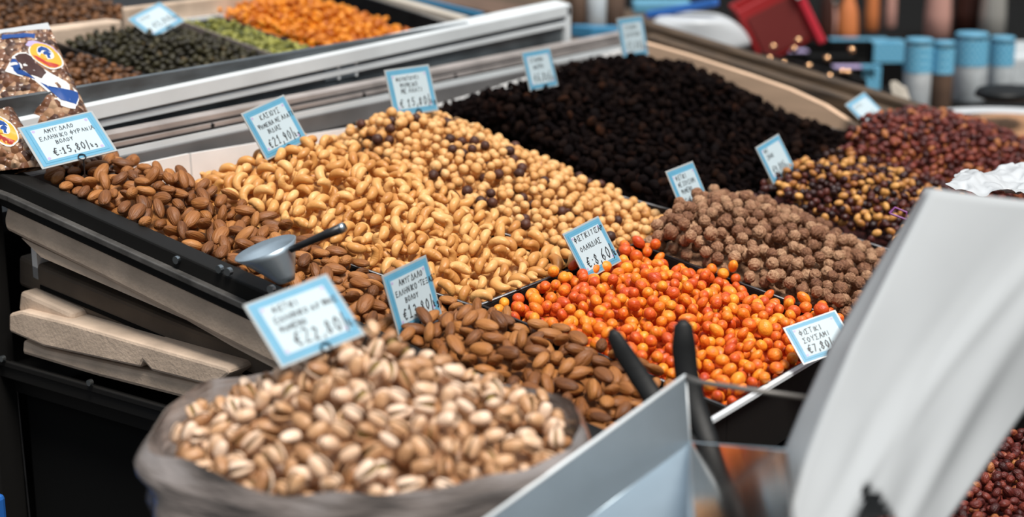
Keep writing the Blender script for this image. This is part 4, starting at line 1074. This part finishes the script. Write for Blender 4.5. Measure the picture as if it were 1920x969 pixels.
def emblem(x, y, s=1.0, r=.62):
    c_, s_ = math.cos(r), math.sin(r)
    P = lambda a, b_: (x + (a * c_ - b_ * s_) * s, y + (a * s_ + b_ * c_) * s)
    return [('oval_outline', 'pwhite', oval(x, y, 35 * s, 24 * s, r), .0006), ('oval_emblem', 'yellow', oval(x, y, 32.5 * s, 21.5 * s, r), .0009),
            ('red_band', 'red', dense([P(31, -3), P(31, 7), P(20, 15), P(0, 20), P(-16, 17), P(-8, 13), P(12, 10), P(24, 3)]), .0011),
            ('emblem_disc', 'pwhite', oval(*P(-3, -3), 17 * s, 12.5 * s, r), .0011), ('blue_crescent', 'pblue', dense([P(-17, -9), P(-9, -14), P(4, -13), P(-4, -8), P(-9, -2), P(-8, 4), P(-14, 5), P(-18, -1)]), .0013),
            ('blue_figure', 'pblue', dense([P(-3, -9), P(5, -10), P(7, -4), P(13, -1), P(9, 3), P(3, -1), P(0, 3), P(-4, 1), P(-5, -4)]), .0013),
            ('yellow_figure', 'yellow', dense([P(-6, 3), P(4, 2), P(10, 5), P(6, 9), P(-5, 9)]), .0014)]


D1 = emblem(87, 110) + [
    ('arc_lettering', 'pblue' if False else 'lilac', dense([(49, 92), (53, 82), (66, 79), (84, 83), (98, 88), (108, 97), (103, 98), (92, 90), (76, 86), (62, 85), (56, 94)], 2), .0007),
    ('white_outline', 'pwhite', dense([(15, 150), (29, 121), (36, 113), (52, 111), (64, 117), (66, 128), (80, 140), (100, 148), (152, 168), (146, 204), (116, 203), (72, 170)], 2), .0005),
    ('blue_ribbon', 'pblue', dense([(18, 148), (29, 127), (36, 128), (44, 139), (46, 152), (58, 160), (74, 167), (72, 168)], 3), .0008),
    ('ribbon_stripe', 'pwhite', dense([(22, 141), (25, 135), (38, 135), (41, 139)], 3), .0010),
    ('blue_horn', 'pblue', dense([(80, 171), (96, 176), (116, 178), (132, 173), (150, 170), (145, 201), (118, 199)], 3), .0008),
    ('date_cluster', 'dark', dense([(33, 121), (40, 115), (54, 114), (64, 120), (72, 134), (86, 142), (92, 150), (84, 163), (62, 158), (50, 148), (47, 138), (38, 128)], 2), .0009),
    ('white_tab', 'pwhite', dense([(117, 200), (145, 202), (144, 211), (119, 211)], 3), .0007),
    ('top_band', 'pblue', dense([(2, 64), (62, 60), (63, 72), (2, 77)], 3), .0006)]
pillow('snack_bag', [(-60, 78), (96, 56), (222, 322), (-6, 332)], [1.70, 1.70, 1.60, 1.60], .045, 'larger clear bag of mixed nuts with orange oval emblem and blue ribbon', D1)
pillow('snack_bag', [(-130, 205), (18, 192), (100, 312), (-110, 340)], [1.60, 1.60, 1.55, 1.55], .035, 'clear nut bag cut by the left picture edge, in front of the larger one', emblem(6, 250, .98, .75))

# ------------------------------------------------------------------ the sack
o = empty('nut_sack', (SKC[0], SKC[1], SKZ - .42), 'wrinkled grey-brown sack with rolled rim holding pistachios at the front', 'sack')
rr = random.Random(4); ph = [rr.uniform(0, 6.28) for _ in range(24)]
def wav(a, k0, amp): return amp * sum(math.sin((k0 + i * 2 + (i * i) % 3) * a + ph[(k0 + i) % 24]) / (1 + .5 * i) for i in range(4))
prof = [(.128, -.42, 0), (.138, -.22, .6), (.142, -.12, .9), (.140, -.085, 1.3), (.147, -.070, 1.8), (.143, -.058, 1.5), (.148, -.045, 1.7), (.144, -.030, 1.3), (.150, -.016, 1.4), (.1475, -.004, 1.0), (.1435, .0010, .9), (.1405, -.002, .9), (.138, -.014, .6), (.135, -.04, .2)]
n = 160; rings_ = []
for k, (r_, z_, am) in enumerate(prof):
    ring_ = []
    for i in range(n):
        a = 2 * math.pi * i / n
        R_ = r_ + wav(a + k * .11, 3, .0024) * am + wav(a - k * .07, 11, .0013) * am + .0022 * am * math.sin(k * 2.4 + 2 * a) + .004 * am * math.exp(-((a - 3.4) / .35) ** 2)
        zz = z_ + (wav(a, 2, .0018) + wav(a, 7, .0014) + wav(a + k * .2, 5, .0016)) * (min(1, am) if k > 2 else 0) + .010 * math.exp(-((a - 2.55) / .22) ** 2) * (k > 7)
        ring_.append(sk(a, R_, zz))
    rings_.append(ring_)
b = MB(); b.rings(rings_[:11], caps=False); b.build('sack_cloth', M['sack'], o, smooth=True, subsurf=1)
b = MB(); b.rings(rings_[10:], caps=False); b.build('inner_lining', M['sack'], o, smooth=True)

# ------------------------------------------------------------------ steel scoop resting in the almonds (upper left), with grip
o = empty('scoop', hitX(500, 520, -.215), 'steel hand scoop with dark handle resting in the corner almonds', 'scoop')
T_ = lambda x, y, d: at(x, y, d)
# flared bowl: open oval rim on top, tapering to a small blunt foot
def oval_ring(cpx, cpy, d, vx, vy, wx, wy, wd, n=24):
    return [T_(cpx + vx * math.cos(a) + wx * math.sin(a), cpy + vy * math.cos(a) + wy * math.sin(a), d + wd * math.sin(a)) for a in np.linspace(0, 2 * math.pi, n, endpoint=False)]
b = MB(); rg = []
for k in range(7):
    u = k / 6; e_ = u ** .9
    rg.append(oval_ring(497 + 40 * e_, 465 + 62 * u, 1.372 - .012 * u, 57 - 42 * e_, -22 + 17 * e_, -3 + 2 * u, -13 + 11 * u, .030 - .024 * u))
b.rings(rg, caps=False); b.add(rg[-1], [tuple(range(24))]); b.build('scoop_bowl', M['galv'], o, solid=.0010, smooth=True)
b = MB(); b.tube([T_(545, 468, 1.350), T_(575, 455, 1.345), T_(610, 440, 1.340), T_(640, 428, 1.335)], [.0028, .0030, .0036, .0042], 12); b.build('handle', M['wire'], o, smooth=True)
b = MB(); b.tube([T_(636, 430, 1.336), T_(646, 425, 1.334)], [.0044, .0040], 12); b.build('handle_cap', M['steel'], o, smooth=True)

# ------------------------------------------------------------------ big steel scoop bin in the foreground
A_, B_ = at(1285, 704, 1.13), at(1293, 830, 1.12)
n2 = np.array([-.25, -.1, 1.0]); Dd = on_plane(1068, 1000, n2, B_); n1 = np.cross(A_ - B_, Dd - B_); Cc = on_plane(860, 1010, n1, B_)
pm = at(1380, 915, 1.05); v1 = CAM - pm; v1 /= np.linalg.norm(v1); v2 = np.array([.01, -.18, .975]) - pm; v2 /= np.linalg.norm(v2)
nf = v1 + v2; nf /= np.linalg.norm(nf)
E_ = on_plane(1475, 846, nf, B_); Fp = on_plane(1490, 1000, nf, B_); G_ = on_plane(1297, 1000, nf, B_); G2 = on_plane(1299, 1000, n2, B_)
o = empty('steel_hopper', (B_ + Dd) / 2 + np.array([0, 0, -.06]), 'large folded sheet steel scoop bin in the blurred foreground', 'scoop bin')
b = MB(); b.add([A_, B_, Dd, Cc], [(0, 1, 2, 3)]); b.build('side_sheet', M['galv'], o, solid=.0015)
b = MB(); b.add([B_, Dd, G2], [(0, 1, 2)]); b.build('front_sheet', M['galv'], o, solid=.0015)
b = MB(); b.add([B_, E_, Fp, G_], [(0, 1, 2, 3)]); b.build('floor_sheet', M['mirror'], o, solid=.0015)
b = MB(); b.tube([A_, Cc], .0014, 8); b.tube([A_, B_], .0011, 8); b.build('folded_edge', M['alu'], o, smooth=True)
b = MB(); b.tube([B_, Dd], .0012, 8); b.tube([B_, E_], .0012, 8); b.tube([B_, G_], .0012, 8); b.build('seam', M['galv'], o, smooth=True)
b = MB(); b.tube([A_ + np.array([0, 0, -.001]), at(1310, 716, 1.12), at(1400, 730, 1.11), at(1520, 747, 1.10)], .0021, 8)
b.build('wire_brace', mat('grey_wire', (.16, .15, .14), .5, .5), o, smooth=True)

# ------------------------------------------------------------------ black tongs
def flat_tube(b, pts, ws, side, th_):
    pts = [np.array(p) for p in pts]; side = np.array(side, float); side /= np.linalg.norm(side); rings_ = []
    for i, p in enumerate(pts):
        t = pts[min(i + 1, len(pts) - 1)] - pts[max(i - 1, 0)]; t /= np.linalg.norm(t); s = side - t * (side @ t); s /= np.linalg.norm(s); u = np.cross(t, s)
        rings_.append([p + s * ws[i] * math.cos(a) + u * th_ * min(1, ws[i] / max(ws) * 1.3) * math.sin(a) for a in np.linspace(0, 2 * math.pi, 16, endpoint=False)])
    b.rings(rings_)


o = empty('serving_tongs', at(1352, 880, 1.16), 'black plastic tongs standing in the almonds beside the steel bin', 'tongs')
b = MB(); flat_tube(b, [at(1146, 617, 1.19), at(1151, 628, 1.19), at(1168, 660, 1.19), at(1205, 715, 1.19), at(1245, 775, 1.18), at(1300, 840, 1.17), at(1350, 878, 1.16)], [.0018, .0052, .0070, .0076, .0078, .007, .005], RIGHT, .003)
b.build('tong_arm', M['rubber'], o, smooth=True)
b = MB(); flat_tube(b, [at(1281, 598, 1.19), at(1281, 610, 1.19), at(1282, 650, 1.19), at(1287, 700, 1.19), at(1303, 760, 1.185), at(1325, 820, 1.175), at(1352, 880, 1.16)], [.002, .0066, .0088, .0086, .0084, .0082, .005], RIGHT, .0035)
b.build('tong_arm', M['rubber'], o, smooth=True)

# ------------------------------------------------------------------ white paper bag
o = empty('paper_bag', at(1620, 1000, .97), 'large tilted white paper bag in the blurred right foreground', 'paper bag')
nS, nT = 36, 40
def bagL(t): y = 353 + 640 * t; return np.array([float(np.interp(y, [353, 480, 646, 770, 880, 969, 1000], [1747, 1681, 1597, 1548, 1510, 1483, 1474])), y])
def bagW(t): return float(np.interp(353 + 640 * t, [353, 480, 646, 846, 969], [12, 26, 40, 52, 34]))
def bagR(t): return np.array([2235 - 470 * t - 20 * math.sin(math.pi * t), 405 + 585 * t])
def fold(s, t):
    return (.0045 * math.exp(-((s - .30 - .28 * (1 - t)) / .045) ** 2) - .004 * math.exp(-((s - .20 - .2 * (1 - t)) / .05) ** 2) * t + .004 * math.sin(9 * s + 5 * t) * .5
            + .006 * math.exp(-((s - .62 - .1 * t) / .07) ** 2) - .0035 * math.exp(-((s - .46 + .1 * t) / .03) ** 2) * (1 - abs(2 * t - 1.3)) + .0015 * math.sin(23 * s - 11 * t) * t)
def bagp(s, t, off=0):
    p = bagL(t) * (1 - s) + bagR(t) * s
    return at(p[0], p[1], 1.06 - .10 * t + .05 * s) + FWD * (off) - FWDH * (fold(s, t) * .75 + .008 * math.sin(math.pi * s))
b = MB(); vs = [bagp(i / nS, j / nT) for j in range(nT + 1) for i in range(nS + 1)]; fs = []
for j in range(nT):
    for i in range(nS):
        s_, t_ = (i + .5) / nS, (j + .5) / nT; p = bagL(t_) * (1 - s_) + bagR(t_) * s_
        if in_poly(np.array([p[0]]), np.array([p[1]]), [(1604, 888), (1645, 925), (1705, 1010), (1572, 1010), (1618, 935)])[0]: continue
        a = j * (nS + 1) + i; fs.append((a, a + nS + 1, a + nS + 2, a + 1))
b.add(vs, fs); b.build('front_panel', M['paper'], o, smooth=True, solid=.0004)
b = MB(); vs = []; m_ = 8
for j in range(nT + 1):
    t_ = j / nT; a0 = bagp(0, t_); wpx = bagW(t_)
    q = bagL(t_) - (wpx, 0); a1 = at(q[0], q[1], 1.06 - .10 * t_ + .055)
    for i in range(m_ + 1):
        u = i / m_; vs.append(a0 * (1 - u) + a1 * u + RIGHT * .0025 * math.sin(math.pi * u) * math.sin(5 * t_))
b.add(vs, [(j * (m_ + 1) + i, j * (m_ + 1) + i + 1, (j + 1) * (m_ + 1) + i + 1, (j + 1) * (m_ + 1) + i) for j in range(nT) for i in range(m_)])
b.build('side_gusset', M['paper'], o, smooth=True, solid=.0004)
b = MB(); vs = []
for j in range(nT + 1):
    t_ = j / nT; q = bagL(t_) - (bagW(t_), 0); a1 = at(q[0], q[1], 1.115 - .10 * t_); c1 = bagp(1, t_) + FWD * .06
    for i in range(9): vs.append(a1 * (1 - i / 8) + c1 * i / 8)
b.add(vs, [(j * 9 + i, j * 9 + i + 1, (j + 1) * 9 + i + 1, (j + 1) * 9 + i) for j in range(nT) for i in range(8)])
b.build('back_panel', M['paper'], o, smooth=True, solid=.0004)
b = MB(); vs = []
for j in range(nT + 1):
    a0 = bagp(1, j / nT)
    for i in range(3): vs.append(a0 + FWD * .03 * i)
b.add(vs, [(j * 3 + i, j * 3 + i + 1, (j + 1) * 3 + i + 1, (j + 1) * 3 + i) for j in range(nT) for i in range(2)])
b.build('side_gusset', M['paper'], o, smooth=True, solid=.0004)

# crumpled white film on the red nuts
def crumple(name, quad, d, amp, label, cat, m_='tissue', seed=1, n=18):
    r = np.random.default_rng(seed); q = [at(x, y, dd) for (x, y), dd in zip(quad, d)]; vs = []
    for j in range(n + 1):
        for i in range(n + 1):
            u, v = i / n, j / n; p = (q[0] * (1 - u) + q[1] * u) * (1 - v) + (q[3] * (1 - u) + q[2] * u) * v
            vs.append(p + r.normal(0, amp, 3) + np.array([0, 0, amp * 2.2 * math.sin(7 * u + seed) * math.sin(5 * v + 2)]))
    b = MB(); b.add(vs, [(j * (n + 1) + i, j * (n + 1) + i + 1, (j + 1) * (n + 1) + i + 1, (j + 1) * (n + 1) + i) for j in range(n) for i in range(n)])
    return tag(b.build(name, M[m_], solid=.0006, subsurf=1, smooth=True), label, cat)


crumple('plastic_wrap', [(1806, 318), (1960, 312), (1960, 372), (1775, 350)], [1.66, 1.66, 1.5, 1.5], .0028, 'crumpled white plastic film on the red nuts above the paper bag', 'plastic film', seed=3)
b = MB(); c = [at(1668, 400, 1.62), at(1678, 389, 1.62), at(1700, 398, 1.62), at(1700, 412, 1.62)]
b.tube(c + [c[0]], .0012, 6, caps=False); tag(b.build('tag_clip', mat('purple_plastic', (.22, .05, .24), .4)), 'small purple clip poking from the mixed heap beside the bag', 'clip')

# ------------------------------------------------------------------ spice stall behind, right
ZT = .93
b = MB(); c = hitZ(1700, 150, ZT)
b.box((c[0] + .45, c[1] - .05, ZT - .02), (1.9, 1.5, .04), ((FWDH[0], FWDH[1], 0), (RIGHT[0], RIGHT[1], 0), (0, 0, 1)))
b.box((c[0] + .45, c[1] - .05, ZT / 2 - .02), (1.8, 1.4, ZT - .04), ((FWDH[0], FWDH[1], 0), (RIGHT[0], RIGHT[1], 0), (0, 0, 1)))
tag(b.build('spice_table', M['void'], bevel=.003), 'black cloth covered table carrying the spice bottles and jars', 'table')
AX = (RIGHT, FWDH, np.array([0, 0, 1.0]))


def spot(px_, py_):        # a point standing on the table
    p = hitZ(px_, py_, ZT); return p, float((p - CAM) @ FWD) / F_PX


def bottle(px_, py_, wpx, hpx, m_, cap, label, group='spice bottles', taper=.62):
    p, s = spot(px_, py_); r = wpx * s / 2; h = hpx * s
    o = empty('spice_bottle', p, label, 'bottle', group)
    b = MB(); b.lathe(p, [(r * .85, 0), (r, .004), (r * .98, h * .30), (r * .86, h * .62), (r * taper, h * .80), (r * .45, h * .9), (r * .42, h)], 20); b.build('bottle_body', M[m_], o, smooth=True)
    b = MB(); b.lathe(p + np.array([0, 0, h]), [(r * .5, 0), (r * .52, h * .12), (r * .4, h * .15)], 16); b.build('bottle_cap', M[cap], o, smooth=True)
    return o


bottle(1548, 84, 30, 120, 'dark', 'black', 'dark bottle nearest the red crate on the spice table')
bottle(1587, 82, 42, 95, 'orangeb', 'silver', 'widest bottle of orange spice with a pale neck')
bottle(1561, 70, 18, 60, 'pinkb', 'silver', 'small pink bottle squeezed between dark and orange bottles')
bottle(1633, 58, 26, 110, 'orangeb', 'dark', 'slim orange bottle right of the widest orange one')
bottle(1668, 52, 22, 110, 'pinkb', 'silver', 'slim pinkish bottle beside the slim orange one')
bottle(1756, 72, 50, 150, 'pinkb', 'silver', 'large pale pink bottle in the middle of the spice table', taper=.75)
bottle(1812, 66, 54, 150, 'dark', 'dark', 'dark brown bottle between the pink and silver ones', taper=.9)
bottle(1858, 74, 50, 160, 'silver', 'silver', 'silvery bottle at the right end of the spice table', taper=.7)


def carton(px_, py_, wpx, hpx, dep, label, body='void', band='check', bandf=.35, lid='blue', yaw=0.0, name='spice_carton', cat='carton', group='spice cartons', caps=()):
    p, s = spot(px_, py_); c_, s_ = math.cos(yaw), math.sin(yaw); ax = RIGHT * c_ + FWDH * s_; ay = FWDH * c_ - RIGHT * s_
    w_, h_ = wpx * s, hpx * s
    o = empty(name, p, label, cat, group)
    b = MB(); b.box(p + ay * dep / 2 + np.array([0, 0, h_ / 2]), (w_, dep, h_), (ax, ay, (0, 0, 1))); b.build('carton_body', M[body], o, bevel=.001)
    b = MB(); b.box(p + ay * (-.0008) + np.array([0, 0, h_ * (1 - bandf / 2)]), (w_ * .98, .0012, h_ * bandf), (ax, ay, (0, 0, 1))); b.build('label_band', M[band], o)
    b = MB(); b.box(p + ay * dep / 2 + np.array([0, 0, h_ + .001]), (w_ * .98, dep * .98, .002), (ax, ay, (0, 0, 1))); b.build('printed_top', M[lid], o)
    for k in caps:
        q = p + ax * (k - .5) * w_ + ay * (-.004) + np.array([0, 0, h_ * .45]); b = MB(); b.lathe(q, [(.0005, -.006), (.0045, -.004), (.006, 0), (.0045, .004), (.0005, .006)], 12); b.build('copper_stud', M['copper'], o, smooth=True)
    return o


rk0, rk1 = at(1520, 118, 2.62), at(1420, 118, 2.75)
o = empty('spice_rack', spot(1520, 150)[0], 'low black rack dotted with round copper knobs beside the wooden beams', 'rack')
b = MB(); qq = [at(1428, 100, 2.72), at(1625, 150, 2.55), at(1625, 190, 2.55), at(1428, 140, 2.72)]; b.slab(qq, FWDH, .02); b.build('rack_panel', M['black'], o)
for x_, y_ in ((1443, 110), (1470, 119), (1489, 92), (1450, 88), (1517, 124), (1497, 76), (1551, 110), (1597, 94), (1556, 143), (1579, 135), (1590, 136)):
    d_ = 2.70 - (x_ - 1440) / 180 * .15; q = at(x_, y_, d_); r_ = .0055
    b = MB(); b.lathe(q, [(.0004, -r_), (r_ * .7, -r_ * .7), (r_, 0), (r_ * .7, r_ * .7), (.0004, r_)], 14); b.tube([q, q + FWDH * .03], .0012, 6); b.build('copper_knob', M['copper'], o, smooth=True)
carton(1468, 128, 95, 30, .03, 'low dark spice carton with a lilac top, at the left of the row', lid='lilac', band='void')
carton(1560, 150, 90, 42, .04, 'dark spice carton with copper stud before the orange bottle', lid='void', band='void')
carton(1600, 178, 76, 50, .03, 'black spice carton with blue checked end, nearest the wooden beams', lid='lilac', band='void')
carton(1632, 178, 36, 52, .02, 'narrow white carton with a blue checked label by the beams', body='jarw', bandf=.8, band='check', lid='blue')
carton(1665, 160, 62, 78, .05, 'black carton with a blue top in the middle of the row', band='check', bandf=.45)
carton(1610, 112, 110, 36, .03, 'long dark carton with a pale blue top behind the others', lid='blue', band='void')
carton(1530, 105, 90, 26, .03, 'low dark carton beside the red crate', lid='void', band='void')


def jar(px_, py_, wpx, hpx, m_, label, bandf=.42):
    p, s = spot(px_, py_); r, h = wpx * s / 2, hpx * s
    o = empty('spice_jar', p, label, 'jar', 'white spice jars with blue labels')
    b = MB(); b.lathe(p, [(r * .9, 0), (r, .004), (r, h * .92), (r * .9, h)], 24); b.build('jar_body', M[m_], o, smooth=True)
    b = MB(); b.lathe(p + np.array([0, 0, h * (1 - bandf)]), [(r * 1.03, 0), (r * 1.03, h * bandf * .96)], 24, caps=False); b.build('blue_label', M['check'], o, smooth=True)
    b = MB(); b.lathe(p + np.array([0, 0, h]), [(r * .98, 0), (r * .98, .006), (r * .9, .008)], 24); b.build('jar_lid', M['blue'], o, smooth=True)
    return o


jar(1716, 206, 52, 125, 'jarw', 'white jar with blue label, first of the row of jars from the left')
jar(1762, 206, 40, 120, 'brownp', 'brown jar with blue label beside the first white jar')
jar(1814, 190, 62, 120, 'jarw', 'widest white jar with blue label')
jar(1872, 182, 46, 105, 'jarw', 'last white jar with blue label at the right picture edge')
p, s = spot(1700, 205); crumple('paper_flyer', [(1668, 150), (1700, 160), (1712, 206), (1676, 190)], [2.5] * 4, .001, 'small cream and red printed flyer leaning before the first jar', 'flyer', 'cream', 5, 6)
b = MB(); c = hitZ(1900, 150, ZT); b.box(c + [0, 0, .03], (.22, .20, .06), AX); tag(b.build('white_tub', M['jarw'], bevel=.008), 'white tub at the right edge behind the jars', 'tub')
b = MB(); b.lathe(at(1885, 182, 2.45), [(.045, 0), (.055, .004), (.05, .012), (.01, .016)], 24, squash=.8); tag(b.build('tub_shadow', M['rubber'], smooth=True), 'black disc standing in for the shadow in front of the white tub', 'painted shadow')  # flat black shape put where the dark shadow lies
# sack of tan goods at the right edge
pc = at(1905, 222, 2.52)
o = empty('goods_sack', pc - np.array([0, 0, .3]), 'open white sack of tan goods at the right edge behind the red nuts', 'sack')
b = MB(); b.lathe(pc + [0, 0, -.3], [(.12, 0), (.15, .1), (.15, .26), (.155, .285), (.148, .292), (.138, .285)], 40, caps=False); b.build('sack_cloth', M['tissue'], o, smooth=True)
b = MB(); b.lathe(pc + [0, 0, -.03], [(.14, 0), (.12, .014), (.07, .026), (.001, .032)], 32, caps=False)
b.build('tan_contents', mat('tan_grain', (.42, .22, .11), .8, bump=1, bscale=300, var=.3, vscale=90), o, smooth=True)['kind'] = 'stuff'

# red crate, white cloth, blue items, brown cups
cr = at(1455, 46, 2.75); th = math.radians(-28)
ax = RIGHT * math.cos(th) + np.array([0, 0, 1]) * -math.sin(th); az = np.array([0, 0, 1]) * math.cos(th) + RIGHT * math.sin(th); ay = FWDH
o = empty('plastic_crate', cr - az * .05, 'tilted dark red plastic crate with a bright red rim', 'crate')
b = MB(); b.box(cr, (.10, .10, .012), (ax, az, ay)); b.box(cr - ax * .047 + ay * .05, (.006, .10, .10), (ax, az, ay)); b.box(cr - az * .047 + ay * .05, (.10, .006, .10), (ax, az, ay)); b.box(cr + ay * .10, (.10, .10, .006), (ax, az, ay))
b.build('crate_body', M['redp'], o, bevel=.002)
b = MB(); b.box(cr - ay * .007 + az * -.004, (.078, .074, .003), (ax, az, ay)); b.build('side_panel', M['redd'], o)
b = MB(); b.box(cr + ax * .054 + ay * .04, (.014, .125, .11), (ax, az, ay)); b.build('crate_rim', mat('bright_red', (.55, .03, .05), .35), o, bevel=.003)
b = MB(); b.box(cr + ax * .053 + az * .035 - ay * .017, (.012, .022, .002), (ax, az, ay)); b.build('rim_sticker', M['jarw'], o)
b = MB(); cc_ = at(1300, 72, 2.7)
for k in range(1):
    b.rings([[cc_ + RIGHT * (x_ * (1 - .1 * kk)) * .100 + np.array([0, 0, zz]) + FWDH * y_ * .07 for x_, y_ in [(math.cos(a) * (1 + .08 * math.sin(3 * a + kk)), math.sin(a)) for a in np.linspace(0, 2 * math.pi, 28, endpoint=False)]]
             for kk, zz in enumerate((-.02, -.005, .012, .024, .034, .038))])
tag(b.build('cloth_bag', M['tissue'], smooth=True, subsurf=1), 'soft white plastic bag lying behind the wooden beams', 'plastic bag')
b = MB(); b.bar(at(1215, 28, 2.72), at(1345, 4, 2.66), .022, .012); tag(b.build('folder', M['bluep'], bevel=.003), 'bright blue strip of plastic lying on the white bag', 'plastic strip')
b = MB(); b.box(at(1240, 12, 2.85), (.10, .05, .02), AX); tag(b.build('tub', M['blue'], bevel=.004), 'light blue tub at the top behind the raisin tag', 'tub')
for px_, py_, w_, h_, m_, lb in ((1082, 52, 34, 70, 'brownp', 'brown paper sack at the end of the glass guard'), (1118, 52, 40, 75, 'jarw', 'white cup between two brown paper sacks'), (1152, 50, 36, 70, 'brownp', 'brown paper sack behind the raisin tag')):
    d = 2.75; s = d / F_PX; p = at(px_, py_, d); b = MB(); b.lathe(p, [(w_ * s * .42, 0), (w_ * s * .5, .004), (w_ * s * .52, h_ * s * .8), (w_ * s * .45, h_ * s)], 20)
    tag(b.build('paper_sack' if m_ == 'brownp' else 'cup', M[m_], smooth=True), lb, 'sack' if m_ == 'brownp' else 'cup')
b = MB(); a_, c_ = at(1090, 60, 2.62), at(1190, 62, 2.70); b.bar(a_, c_, .05, .02); tag(b.build('blue_tray', M['cyan'], bevel=.003), 'blue tray under the brown paper sacks', 'tray')
# shelf under those, and boards at the top middle
b = MB(); b.hexa([S(.80, .48, -.09), S(1.35, .48, -.09), S(1.35, 1.1, -.09), S(.80, 1.1, -.09), S(.80, .48, -.06), S(1.35, .48, -.06), S(1.35, 1.1, -.06), S(.80, 1.1, -.06)])
tag(b.build('side_counter', M['wood']), 'dark wooden counter beyond the end of the glass guard', 'counter')
for e0, e1, X_, wd_, hh, m_, nm_, lb in (((735, 2), (870, 40), .72, .022, .012, 'cream', 'cream_board', 'cream edge board beyond the orange heap'), ((770, -2), (905, 30), .78, .008, .010, 'cyan', 'blue_strip', 'thin blue strip beside the cream edge board'),
                                  ((840, 2), (1000, 34), .86, .09, .012, 'brownp', 'brown_board', 'dark brown board at the top centre behind the white rail')):
    a_, c_ = hitX(*e0, X_), hitX(*e1, X_); b = MB(); b.bar(a_ + (a_ - c_) * .5, c_, wd_, hh); tag(b.build(nm_, M[m_], bevel=.001), lb, 'board')
# back case: base, divider boards, pale blocks
b = MB(); b.hexa([S(-.25, .47, -.10), S(.78, .47, -.10), S(.78, 1.15, -.10), S(-.25, 1.15, -.10), S(-.25, .47, -.062), S(.78, .47, -.062), S(.78, 1.15, -.062), S(-.25, 1.15, -.062)])
tag(b.build('case_base', M['tray']), 'dark sloping base of the case behind the glass guard', 'case')
b = MB(); b.box(hitY(360, 34, .785) + [.0, 0, 0], (.24, .010, .05)); tag(b.build('foam_block', M['styro'], bevel=.003), 'long beige foam block beyond the green raisins at the top', 'foam block')
b = MB(); b.box(hitY(60, 62, .77) + [0, 0, -.01], (.26, .03, .028)); tag(b.build('foam_block', M['styro'], bevel=.003), 'beige foam block behind the brown dried fruit at top left', 'foam block')
b = MB(); b.bar(hitY(320, 42, .775), hitY(500, 22, .775), .008, .006); tag(b.build('rim_strip', M['alu']), 'bright metal strip behind the yellow-green raisins', 'strip')
